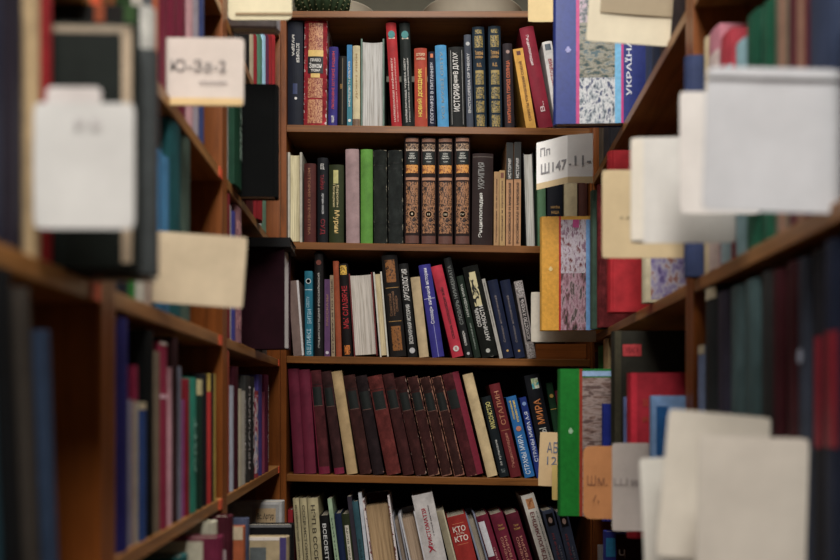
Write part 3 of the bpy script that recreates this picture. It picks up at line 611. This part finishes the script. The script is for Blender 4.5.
LB(256.6, 260, 160, S, (170,30,40), 'red tattered book behind the large black one', G, out=.01)
LB(260.4, 263.4, 195, S, (200,200,200), 'short white book left of the sage green one', G)
LB(264, 268.5, 150, S, (110,150,124), 'sage green book in the corner behind the black book', G)
G = 'books on the third shelf of the farthest left bookcase'
S = .12
LB(229, 232, 190, S, (120,26,36), 'maroon slim book beside the beige card', G)
LB(232.4, 234.4, 205, S, (190,184,180), 'white slim booklet just above the beige card corner', G, soft=True)
LB(234.8, 237.4, 212, S, (60,60,130), 'blue slim book just right of the beige card', G)
LB(237.8, 244.5, 200, S, (160,110,120), 'pink mottled book left of the large maroon one', G, deco=[('band',.1,.9,ornament((120,70,90),(200,150,150),120,.5),.1,.9,'ornament_panel')])
LP(1.87, 287, 249, S, .04, cloth((34,6,16), .9), 'large maroon book pulled out with white pages toward the aisle', G, back=True, flatfore=True, page=(214,208,206), yaw=-.24, d=.19)
LB(265, 269, 262, S, (110,100,92), 'taupe book in the corner behind the large maroon one', G)
G = 'books on the fourth shelf of the farthest left bookcase'
S = -.16
LB(228, 231.6, 346, S, (150,62,34), 'orange-brown board-like book at the front of the fourth left shelf', G)
for p0, p1, yt, c, la, tx in [(232,236,386,(176,182,196),'pale grey-blue slim book on the fourth left shelf',None), (236.4,240.8,367,(66,16,30),'dark maroon tall book on the fourth left shelf',None),
        (241.2,243.6,389,(176,166,140),'thin cream book on the fourth left shelf',None), (244,247.6,391,(170,164,150),'grey-white book with small letters on the fourth left shelf','ЖУРНАЛ НОВИЙ'),
        (248,252.4,376,(52,52,50),'dark grey book with white head letters, left of the colourful magazine','ЛЕКСИКОН'), (252.8,256.4,377,(36,36,36),'black book beside the colourful magazine','АРХІВ'),
        (256.8,260.4,391,(170,60,70),'red, blue and white mottled magazine on the fourth left shelf',None), (260.8,264,375,(76,66,140),'blue-violet slim book on the fourth left shelf',None),
        (264.4,266.4,392,(150,60,90),'pink slim booklet between violet and maroon books',None), (266.8,270.6,375,(100,24,60),'maroon book with white letters, last on the fourth left shelf','НОВИЙ СВІТ ЗНАНЬ')]:
    dc = [('text',tx,.1,.9,.5,.4,(196,190,190))] if tx else []
    if 'magazine on' in la: dc = [('band',.05,.95,art([(40,50,110),(180,40,50),(210,205,210),(60,70,130)],60),.05,.95,'cover_picture')]
    LB(p0, p1, yt, S, c, la, G, deco=dc)
G = 'books on the lowest visible shelf of the farthest left bookcase'
S = -.46
LP(1.58, 246, 527, S, .02, (170,84,40), 'orange-brown book with a beige head at the bottom left', G, deco=[('side',-1,.0,.1,.9,1,(190,170,140),'beige_label')])
LP(1.64, 250, 519, S, .02, (70,76,100), 'slate blue book behind the orange-brown one, bottom left', G)
LP(1.75, 289, 538, S, .035, (170,150,112), 'tan book with a grey window picture at the bottom left', G, deco=[('side',-1,.04,.072,.1,.9,(90,96,96),'window_picture',.0008), ('side',-1,.0,.013,.0,1,(70,60,110),'violet_edge'), ('side',-1,.014,.15,.97,1,(216,206,196),'white_edge')])
LP(1.90, 294, 525, S, .035, (18,18,20), 'black book pulled out under the white labelled one, bottom left', G, deco=[('side',-1,.0,.12,.97,1,(110,110,110),'light_edge')])
LP(2.10, 284, 502, S, .045, (176,174,170), 'grey-white volume with a tan paper label at the bottom left corner', G, deco=[('side',-1,.006,.07,.02,.97,(150,148,144),'grey_board'), ('side',-1,.014,.062,.76,.93,(176,150,112),'paper_label',.0008), ('sidetext',-1,'Вс. Артур',.058,.018,.80,.88,(60,50,44))])

# right far bookcase
G = 'books on the upper shelf of the far right bookcase'
S = .60
RB(597, 601, 60, S, (96,84,70), 'brown-grey book in the far right corner above the folded card', G)
RB(601.5, 606, 40, S, (60,60,66), 'dark grey book right of the brown-grey one in the far right corner', G)
RP(1.86, 553.5, -12, S, .030, (36,52,124), 'large blue picture book sticking out at the top right', G, d=.20, deco=[
   ('side',1,.0,.043,.0,1,(36,54,126),'blue_strip'), ('side',1,.043,.05,.0,1,(190,50,120),'pink_line'), ('side',1,.05,.125,.0,.34,art([(30,34,44),(80,90,100),(150,156,160),(196,196,196),(60,70,96)],70,.2,(1,1.6,.8)),'castle_picture'),
   ('side',1,.05,.125,.34,.75,art([(22,32,34),(40,66,68),(100,98,84),(140,136,122),(70,90,96)],75,.2,(1,.7,1.6)),'castle_picture'), ('side',1,.05,.125,.75,1,art([(50,60,62),(110,112,116),(170,150,160)],80,.2,(1,1.4,1)),'castle_picture'),
   ('side',1,.125,.138,.0,1,(100,170,210),'sky_strip'), ('side',1,.138,.143,.0,1,(190,40,120),'pink_line'), ('side',1,.143,.19,.0,1,(36,50,120),'blue_strip'),
   ('sidetext',1,'УКРАЇНА',.146,.160,.2,.62,(210,214,226),True), ('sidetext',1,'♣',.02,.032,.53,.575,(150,150,200))])
RB(643, 648.5, -40, S, (54,66,96), 'dull navy book below the cream card at the top right', G)
RB(649, 656, -40, S, (40,50,72), 'darker navy book right of the dull navy one, top right', G)
RB(657, 665, -40, S, (50,40,40), 'dark brown book beside the cream card at the top right', G)
G = 'books on the middle shelf of the far right bookcase'
S = .183
RP(2.098, 590.5, 190, S, .027, (70,96,80), 'tall grey-green book tight against the yellow picture book', G)
RP(2.06, 597.5, 184, S, .03, worn((124,40,44),(190,180,160),1.35), 'tall brick red book beside the grey-green one, far right', G)
RP(2.14, 540, 216, S, .028, (224,164,40), 'yellow picture book sticking out beside the end bookcase', G, d=.2, deco=[
   ('side',1,.0,.041,.0,1,(224,160,36),'yellow_strip'), ('side',1,.041,.046,.0,1,(190,30,30),'red_line'),
   ('side',1,.046,.107,.0,.5,art([(40,44,40),(104,76,76),(150,112,124),(180,150,160),(90,80,76)],60,.2,(1,1.6,.5)),'tower_picture'),
   ('side',1,.046,.107,.5,.97,art([(40,34,44),(120,60,64),(176,166,172),(196,186,196),(130,100,116)],60,.3,(1,1.4,.6)),'tower_picture'),
   ('side',1,.107,.13,.0,.97,(110,160,214),'sky_strip'), ('side',1,.075,.09,.9,.97,(190,60,130),'pink_flower',.0008), ('sidetext',1,'♣',.016,.026,.52,.56,(226,200,130))])
RP(1.72, 608, 150, S, .034, (172,16,30), 'bright red book with gold letters below the tan card', G, d=.14, deco=[('sidetext',1,'ES',.03,.05,.36,.41,(190,120,60)), ('band',0,1,(196,60,80),.0,.3,'pink_edge')])
RP(1.56, 643, 160, S, .03, (196,184,150), 'lilac picture-covered book right of the bright red one', G, d=.14, deco=[('side',1,.008,.12,.02,.98,art([(70,60,100),(110,100,140),(130,124,150),(160,156,164),(130,90,84)],60,.3),'lilac_picture')])
G = 'books on the lower shelf of the far right bookcase'
S = -.23
RB(593.4, 595.8, 352, S, (60,30,50), 'dark purple book deep in the right corner', G)
RB(596, 600.5, 346, S, (40,110,50), 'green book deep in the right corner', G)
RB(601, 606, 338, S, (180,150,100), 'tan slim book between the green and the dark labelled ones at right', G)
RP(1.80, 558, 369, S, .03, (16,112,36), 'green book with a striped picture cover sticking out at lower right', G, d=.2, deco=[
   ('side',1,.0,.039,.0,1,(14,116,34),'green_strip'), ('side',1,.039,.045,.0,1,(150,50,30),'red_line'), ('side',1,.045,.15,.95,.985,(140,170,206),'blue_line'),
   ('side',1,.045,.15,.0,.94,art([(70,52,48),(120,98,90),(150,134,128),(90,72,68)],70,.3,(1,.35,1.6)),'striped_picture'), ('sidetext',1,'♣',.016,.026,.56,.60,(150,190,150))])
RP(1.66, 612, 331, S, .032, (46,44,36), 'tall dark book with a rounded red label on its cover', G, d=.15, deco=[('side',1,.015,.05,.87,.93,(190,60,64),'red_label',.0008), ('sidetext',1,'УВАГА',.02,.045,.885,.915,(120,30,40)), ('side',1,.0,.012,.0,1,(70,66,50),'edge_strip')])
RP(1.72, 601, 404, S, .016, (30,46,140), 'small blue book in front of the striped picture cover', G, d=.13)
RP(1.60, 623, 397, S, .02, (110,130,190), 'light blue slim book left of the crimson-red one at right', G, d=.14)
RP(1.50, 628, 373, S, .03, (160,16,38), 'crimson-red book with faint gold lettering at the lower right', G, d=.14, deco=[('sidetext',1,'ІСТОРІЯ',.02,.07,.8,.84,(150,60,30)), ('sidetext',1,'РОСІЇ',.02,.06,.7,.74,(150,60,30)), ('sidetext',1,'XX',.03,.05,.4,.44,(150,60,30)), ('side',1,.0,.01,.0,1,(190,30,50),'spine_edge')])
RP(1.40, 648, 396, S, .015, (120,160,210), 'sky blue booklet with a darker blue panel at the lower right', G, d=.13, soft=True, deco=[('side',1,.008,.026,.1,.93,(30,90,150),'blue_panel')])
G = 'books on the bottom visible shelf of the far right bookcase'
S = -.60
RP(2.20, 597, 546, S, .02, (190,194,200), 'white book at the bottom right beside the corner', G, d=.15)
RP(2.08, 603.5, 532, S, .03, (50,60,150), 'blue and cyan book sticking out at the bottom right', G, d=.15, deco=[('side',1,.0,.022,.0,1,(50,60,150),'blue_strip'), ('side',1,.0,.022,.80,.95,(40,140,190),'cyan_patch',.0008), ('side',1,.024,.12,.0,.98,(40,16,22),'dark_cover'), ('sidetext',1,'Ч',.03,.045,.78,.86,(200,204,210)), ('side',1,.024,.10,.74,.752,(170,170,180),'white_line',.0008)])

# nearest right bookcase
G = 'books on the upper shelf of the nearest right bookcase'
S = .183
RP(1.245, 684, 55, S, .02, (48,60,96), 'navy book peeping out beside the wooden post at upper right', G)
for p0, p1, yt, c, la in [(700.8,704.5,38,(200,180,140),'cream slim book above the big white card'), (705,716,30,(196,120,136),'pink-headed book above the big white card'), (716.5,728,34,(186,50,66),'red-headed pale book above the big white card'),
        (731.5,742,42,(140,180,190),'pale blue slim book left of the green one, upper right'), (742.5,754.5,14,(16,84,60),'green book, left one of the pair above the big white card'), (757.5,770,2,(18,90,64),'green book, right one of the pair above the big white card'),
        (770.5,783,-20,(120,110,90),'khaki book between green and maroon ones, upper right'), (783.5,803,-20,(100,28,44),'maroon book above the big white card'), (803.5,827,-20,(52,64,92),'slate blue book above the big white card'), (836,862,-20,(40,54,84),'navy book at the upper right picture edge')]:
    dc = []
    if 'pink-headed' in la: dc = [('band',0,.9,(206,186,180))]
    if 'red-headed' in la: dc = [('band',0,.85,(150,180,190))]
    if 'maroon' in la: dc = [('band',0,1,(150,110,90),.65,.9,'tan_stripe')]
    RB(p0, p1, yt, S, c, la, G, deco=dc)
G = 'books on the lower shelf of the nearest right bookcase'
S = -.23
for p0, p1, yt, c, la in [(695,701,346,(120,140,180),'light blue slim book beside the wooden post at right'), (701.5,713,288,(40,46,48),'dark slate book next to the light blue slim one'), (713.5,726,292,(52,50,66),'dark purple-grey book left of the grey-teal ones'),
        (726.5,740,286,(64,86,88),'grey-teal volume, left one of the pair on the lower right shelf'), (740.5,754.5,280,(66,90,92),'grey-teal volume, right one of the pair on the lower right shelf'), (757.8,768,272,(50,50,50),'dark grey book between grey-teal and maroon ones'),
        (768.5,779.5,270,(70,26,34),'dark maroon book above the big cream-white sheet'), (783,793,262,(66,28,34),'second dark maroon book left of the slate one'), (793.5,805.5,258,(52,58,72),'slate grey book with a white spot, lower right'),
        (809,818,250,(30,30,36),'black book left of the red-marked one'), (818.5,836,240,(26,34,54),'navy book with a red block at the right picture edge'), (836.5,860,240,(24,36,58),'dark navy book at the lower right picture edge')]:
    dc = []
    if 'red-marked' in la or 'red block' in la: dc = [('band',.5,.78,(120,20,36),.1,.9,'red_block')]
    if 'white spot' in la: dc = [('disc',.74,.5,.25,(150,160,180))]
    if 'light blue slim' in la: dc = [('band',.96,1,(200,190,160))]
    RB(p0, p1, yt, S, c, la, G, deco=dc)

# ------------------------------------------------------------------ cards tucked between the books
def card(label, p0, p1, y0, y1, z, col, tilt=0., yaw=0., r=.004, texts=(), th=.0014, wavy=.001, stain=.12, cut=None, strip=None, grp='paper marker cards sticking out of the shelves'):
    w = (p1-p0)*z/F; h = (y1-y0)*z/F; cx = ((p0+p1)/2-420)*z/F; cz = Z((HOR-(y0+y1)/2)*z/F)
    bm = bmesh.new()
    n = 14
    def inside(u): return u
    grid = {}
    for i in range(n+1):
        for j in range(n+1):
            u, v = i/n*2-1, j/n*2-1
            x, zz = u*w/2, v*h/2
            # rounded corners
            ax, az = abs(x)-(w/2-r), abs(zz)-(h/2-r)
            if ax > 0 and az > 0:
                L = math.hypot(ax, az)
                if L > r: x = math.copysign(w/2-r+ax*r/L, x); zz = math.copysign(h/2-r+az*r/L, zz)
            y = wavy*math.sin(u*2.2+1)*math.cos(v*1.7)
            grid[i, j] = (x, y, zz)
    F_ = {}
    for k in grid: F_[k] = (bm.verts.new((grid[k][0], grid[k][1]-th/2, grid[k][2])), bm.verts.new((grid[k][0], grid[k][1]+th/2, grid[k][2])))
    for i in range(n):
        for j in range(n):
            for s in (0, 1):
                bm.faces.new([F_[i, j][s], F_[i+1, j][s], F_[i+1, j+1][s], F_[i, j+1][s]])
    for i in range(n):
        for j in (0, n):
            bm.faces.new([F_[i, j][0], F_[i+1, j][0], F_[i+1, j][1], F_[i, j][1]])
            bm.faces.new([F_[j, i][0], F_[j, i+1][0], F_[j, i+1][1], F_[j, i][1]])
    o = bm_obj('paper_card', bm, paper(col, stain), None)
    o.location = (cx, z, cz); o.rotation_euler = (0, tilt, yaw)
    tag(o, label, 'card', grp)
    for (s, a0, a1, b0, b1, c) in texts:    # fractions of the card, from left and from the bottom
        vs, fs = text_mesh(s, False)
        me = bpy.data.meshes.new('handwriting')
        me.from_pydata([((a0+(a1-a0)*a-.5)*w, -th/2-wavy-.0006, (b0+(b1-b0)*b-.5)*h) for a, b in vs], [], fs)
        link('handwriting', me, flat(c), o)
    if strip:
        a0, a1, b0, b1, c = strip
        bm = bmesh.new(); box(bm, (a0-.5)*w, (a1-.5)*w, -th/2-wavy-.0012, -th/2-wavy-.0004, (b0-.5)*h, (b1-.5)*h, .0003)
        bm_obj('glued_strip', bm, paper(c), o)
    return o
INK = (96,92,92)
card('large plain white card sticking out at the upper left, in front of the black book', 35, 134, 103, 229, .70, (196,194,190), yaw=.03, texts=[('Р-Б',.42,.68,.80,.87,(176,166,166))])
card('smaller white card rising behind the large plain white card', 47, 101, 87, 150, .712, (196,188,184), yaw=.02)
card('white hand-lettered card reading Ю-За-2 at the upper left', 162, 244, 38, 106, 1.15, (200,188,178), tilt=.01, texts=[('Ю-За-2',.11,.79,.50,.68,(120,114,112)), ('~~~~~~',.46,.80,.32,.36,(140,130,130))], strip=(.02,.99,.0,.11,(210,180,130)))
card('beige creased card with ragged edge sticking out below the white lettered one', 147, 245, 234, 305, 1.08, (192,174,146), tilt=.07, stain=.2, r=.002)
card('cream folded card at the very top left, above the corner books', 228, 292, -30, 20, 1.575, (206,196,164), tilt=.0, r=.009, strip=(.12,1.0,.09,.14,(150,130,100)))
card('tan card at the top right corner of the end bookcase', 528, 600, -30, 22, 1.96, (200,178,132), r=.003)
card('cream card with a grey-brown photograph at the top right', 588, 672, -20, 44, 1.45, (200,190,166), tilt=.07, r=.004, strip=(.14,1,.45,1,(150,136,112)))
# folded lettered card
def folded_card():
    z = 2.06
    pts = [(536.5, 143, 190), (567.5, 135, 183), (593, 133, 183)]
    P = []
    for k, (px, ya, yb) in enumerate(pts):
        zz = z + (-.012 if k == 1 else (.02 if k == 0 else .004))
        P.append(((px-420)*zz/F, zz, (HOR-ya)*zz/F, (HOR-yb)*zz/F))
    bm = bmesh.new(); rows = []
    for (x, y, za, zb) in P:
        rows.append([bm.verts.new((x, y, Z(za))), bm.verts.new((x, y, Z(zb))), bm.verts.new((x, y+.0014, Z(za))), bm.verts.new((x, y+.0014, Z(zb)))])
    for a, b in zip(rows, rows[1:]):
        bm.faces.new((a[0], a[1], b[1], b[0])); bm.faces.new((a[2], b[2], b[3], a[3])); bm.faces.new((a[0], b[0], b[2], a[2])); bm.faces.new((a[1], a[3], b[3], b[1]))
    for a in (rows[0], rows[-1]): bm.faces.new((a[0], a[2], a[3], a[1]))
    for v in bm.verts: pass
    c = Vector((P[1][0], P[1][1], Z((P[1][2]+P[1][3])/2)))
    bmesh.ops.translate(bm, verts=bm.verts, vec=-c)
    o = bm_obj('paper_card', bm, paper((236,234,230), .06)); o.location = c
    tag(o, 'folded white card lettered Пп Ш147.11- above the yellow book', 'card', 'paper marker cards sticking out of the shelves')
    def put(s, k, a0, a1, b0, b1):
        A, D = P[k], P[k+1]; vs, fs = text_mesh(s, True); out = []
        for a, b in vs:
            u = a0+(a1-a0)*a; v = b0+(b1-b0)*b
            x = A[0]+(D[0]-A[0])*u; y = A[1]+(D[1]-A[1])*u - .0012
            zt = A[2]+(D[2]-A[2])*u; zb = A[3]+(D[3]-A[3])*u
            out.append(Vector((x, y, Z(zb+(zt-zb)*v)))-c)
        me = bpy.data.meshes.new('printed_lettering'); me.from_pydata(out, [], fs); link('printed_lettering', me, flat((150,148,150)), o)
    put('Пп', 0, .12, .44, .68, .86); put('Ш147', 0, .14, .97, .30, .52); put('.11-', 1, .05, .92, .36, .56)
    for k in (0, 1):
        A, D = P[k], P[k+1]; bm = bmesh.new(); f = .13
        q = [(A[0], A[1]-.0008, A[3]), (D[0], D[1]-.0008, D[3]), (D[0], D[1]-.0008, D[3]+(D[2]-D[3])*f), (A[0], A[1]-.0008, A[3]+(A[2]-A[3])*f)]
        vs = [bm.verts.new(Vector((a, b, Z(e)))-c) for a, b, e in q]; bm.faces.new(vs); bm_obj('glued_strip', bm, paper((206,184,144)), o)
folded_card()
card('worn white card hanging behind the yellow picture book', 531, 596, 292, 342, 2.24, (204,196,180), stain=.25, r=.003)
card('tan card between the end bookcase and large white card at right', 602, 690, 170, 258, 1.345, (188,168,132), r=.003, texts=[('....',.2,.45,.45,.47,(150,140,110))])
card('white card with soft edges, left one of the white cards at upper right', 631, 735, 137, 243, 1.10, (196,192,186), yaw=-.04, strip=(.0,.12,.02,.98,(206,198,184)))
card('narrow white card between two wider white cards at the upper right', 679, 760, 92, 214, 1.003, (204,198,192), yaw=.03)
card('largest white card filling the upper right edge of the picture', 705, 842, 68, 212, .80, (182,182,184), tilt=.035, yaw=-.03, r=.006, strip=(.0,1,.92,.96,(180,180,182)))
card('tan card with a round blue stamp beside the green book', 539, 600, 433, 487, 2.14, (206,178,136), tilt=.04, r=.002, texts=[('АБ',.12,.30,.62,.82,(110,120,140)), ('12',.13,.29,.40,.55,(110,120,140))])
card('narrow yellowish card under the stamped tan card', 552, 600, 465, 500, 2.12, (206,180,110), r=.002)
card('orange-tan card with rounded corners and pencilled letters at right', 583, 650, 446, 519, 1.585, (186,128,82), r=.014, texts=[('Шм.',.06,.36,.46,.60,(130,84,58)), ('/,',.14,.24,.22,.33,(140,92,62))], stain=.2)
card('pale grey card with faint pencil marks beside the orange-tan card', 612, 688, 443, 531, 1.44, (180,170,162), r=.003, texts=[('Шв...',.02,.5,.52,.60,(150,140,136))])
card('narrow white card standing left of the tall cream cards at lower right', 642, 745, 456, 575, 1.006, (204,200,190), tilt=-.05, r=.003)
card('tall cream-white card tilted left of the largest lower right card', 662, 765, 413, 560, .924, (204,196,182), tilt=.09, r=.004)
card('large plain cream-grey card at the lower right, nearest of all', 697, 807, 437, 580, .848, (190,182,170), tilt=.03, r=.004)

# ------------------------------------------------------------------ things on top of the end bookcase
def lathe(name, prof, mat, parent, n=40):
    bm = bmesh.new(); rings = []
    for (r, z) in prof:
        rings.append([bm.verts.new((r*math.cos(2*PI*k/n), r*math.sin(2*PI*k/n), z)) for k in range(n)])
    for a, b in zip(rings, rings[1:]):
        for k in range(n): bm.faces.new((a[k], a[(k+1) % n], b[(k+1) % n], b[k]))
    bm.faces.new(rings[0][::-1]); bm.faces.new(rings[-1])
    return bm_obj(name, bm, mat, parent, True)
TOPZ = Z(bz(18, YB))+.0195*.9+.001
def bowl(px, half, label, y):
    r = root_empty('bowl', ((px-420)*y/F, y, TOPZ), (0, 0, 0))
    R = half*y/F
    prof = [(R*.72, 0), (R*.86, .012), (R*.97, .03), (R*1.03, .06), (R*1.06, .10), (R*1.07, .102), (R*1.04, .10), (R*.98, .06), (R*.9, .035), (R*.7, .02)]
    lathe('bowl_body', prof, paper((150,142,126), .08), r)
    lathe('foot_ring', [(R*.66, 0), (R*.70, 0), (R*.705, .002), (R*.66, .002)], paper((200,190,170), .05), r)
    tag(r, label, 'bowl', 'pale bowls on top of the end bookcase')
bowl(334, 40, 'pale round bowl standing behind the cactus on the end bookcase', 2.63)
bowl(472, 47, 'larger pale round bowl on the right of the bookcase top', 2.62)
def cactus():
    y = 2.415; r = root_empty('cactus', ((322.5-420)*y/F, y, TOPZ), (0, 0, 0))
    R = .071; n = 22; m = 14; bm = bmesh.new(); rings = []
    for j in range(m+1):
        v = j/m; ph = -1.12+2.5*v; rr = R*math.cos(ph)**.8 if abs(ph) < 1.55 else .004; zz = R*.85*(math.sin(ph)+math.sin(1.12))
        ring = []
        for k in range(n*4):
            a = 2*PI*k/(n*4); q = rr*(1+.10*(abs(math.cos(a*n/2))-.5)*2)
            ring.append(bm.verts.new((q*math.cos(a), q*math.sin(a), zz)))
        rings.append(ring)
    N = n*4
    for a, b in zip(rings, rings[1:]):
        for k in range(N): bm.faces.new((a[k], a[(k+1) % N], b[(k+1) % N], b[k]))
    bm.faces.new(rings[0][::-1]); bm.faces.new(rings[-1])
    bm_obj('cactus_body', bm, cloth((40,56,32), .8, .5), r, True)
    bm = bmesh.new(); rnd = random.Random(3)
    for k in range(n):
        a = 2*PI*k/n
        for j in range(1, 13):
            ph = -1.05+2.35*j/13; rr = R*math.cos(ph)**.8*1.09; zz = R*.85*(math.sin(ph)+math.sin(1.12))
            for q in range(6):
                aa = a+rnd.uniform(-.3, .3); pp = ph+rnd.uniform(-.3, .4); L = .006
                p = Vector((rr*math.cos(a), rr*math.sin(a), zz)); dvec = Vector((math.cos(aa)*math.cos(pp), math.sin(aa)*math.cos(pp), math.sin(pp)))*L
                s = Vector((-math.sin(a), math.cos(a), 0))*.0004
                if p.z+dvec.z < .001: continue
                a_, b_, c_, d_ = bm.verts.new(p-s), bm.verts.new(p+s), bm.verts.new(p+Vector((0, 0, .0006))), bm.verts.new(p+dvec)
                bm.faces.new((a_, b_, d_)); bm.faces.new((b_, c_, d_)); bm.faces.new((c_, a_, d_))
    bm_obj('spines', bm, flat((176,170,120), .6, name='cactus_spines'), r)
    tag(r, 'round ribbed green cactus sitting on top of the end bookcase', 'cactus')
cactus()
# dark book lying flat over the pulled-out maroon book
z0 = 1.872; hh = (HOR-249)*1.87/F
o = X_left(z0)
fb = root_empty('book', (o-.07, z0-.012, Z(hh)+.002+.022), (0, PI/2, TL-PI/2))
bm = bmesh.new(); t, d, h = .02, .12, .148
extrude_poly(bm, [(0,0),(t,0),(t,d),(t-.0024,d),(t-.0024,.003),(.0024,.003),(.0024,d),(0,d)], 0, h); bm_obj('cover', bm, cloth((20,20,20)), fb)
bm = bmesh.new(); box(bm, .0028, t-.0028, .004, d-.003, .003, h-.003); bm_obj('page_block', bm, pages((200,196,186)), fb)
tag(fb, 'thin black book lying flat on top of the large maroon one', 'book')

# ------------------------------------------------------------------ the room
def struct(name, x0, x1, y0, y1, z0, z1, mat):
    bm = bmesh.new(); box(bm, x0, x1, y0, y1, z0, z1); o = bm_obj(name, bm, mat); o['kind'] = 'structure'; return o
plaster = paper((150,148,134), .08)
struct('floor', -1.4, 1.5, -2.6, 3.6, -.05, 0, wood((110,84,60), 'y', .5))
struct('ceiling', -1.4, 1.5, -2.6, 3.6, 3.05, 3.1, paper((200,198,190), .05))
struct('wall_back', -1.4, 1.5, 3.4, 3.45, 0, 3.05, plaster)
struct('wall_left', -1.4, -1.35, -2.6, 3.4, 0, 3.05, plaster)
struct('wall_right', 1.45, 1.5, -2.6, 3.4, 0, 3.05, plaster)

# ceiling lamps over the aisle
def lamp(label, x, y, power, w=.6, l=1.2, col=(1,.97,.93)):
    r = root_empty('ceiling_lamp', (x, y, 3.05), (0, 0, 0))
    bm = bmesh.new(); box(bm, -w/2-.03, w/2+.03, -l/2-.03, l/2+.03, -.06, -.001, .004); bm_obj('lamp_housing', bm, flat((200,200,196), .5, name='painted_metal'), r)
    tag(r, label, 'ceiling lamp', 'ceiling lamps above the aisle')
    L = bpy.data.lights.new('lamp_light', 'AREA'); L.shape = 'RECTANGLE'; L.size = w; L.size_y = l; L.energy = power; L.color = col
    lo = bpy.data.objects.new('lamp_light', L); C.objects.link(lo); lo.parent = r; lo.location = (0, 0, -.066)
lamp('long white ceiling lamp over the far end of the aisle', .05, 1.3, 34)
lamp('long white ceiling lamp over the near end of the aisle, behind the viewer', .05, -.35, 100)

w = bpy.data.worlds.new('World'); bpy.context.scene.world = w; w.use_nodes = True
w.node_tree.nodes['Background'].inputs[0].default_value = (.80, .88, 1, 1)
w.node_tree.nodes['Background'].inputs[1].default_value = .07

# ------------------------------------------------------------------ camera
cam = bpy.data.cameras.new('camera'); co = bpy.data.objects.new('camera', cam); C.objects.link(co)
co.location = (0, 0, CAM_H); co.rotation_euler = (PI/2, 0, 0)
cam.sensor_width = 36; cam.sensor_fit = 'HORIZONTAL'; cam.lens = F*36/840
cam.shift_y = (HOR-280)/840
cam.clip_start = .02
cam.dof.use_dof = True; cam.dof.focus_distance = 2.38; cam.dof.aperture_fstop = 2.6
bpy.context.scene.camera = co
vs = bpy.context.scene.view_settings
vs.view_transform = 'Standard'; vs.look = 'None'; vs.gamma = 1; vs.use_curve_mapping = False; vs.exposure = 0.0
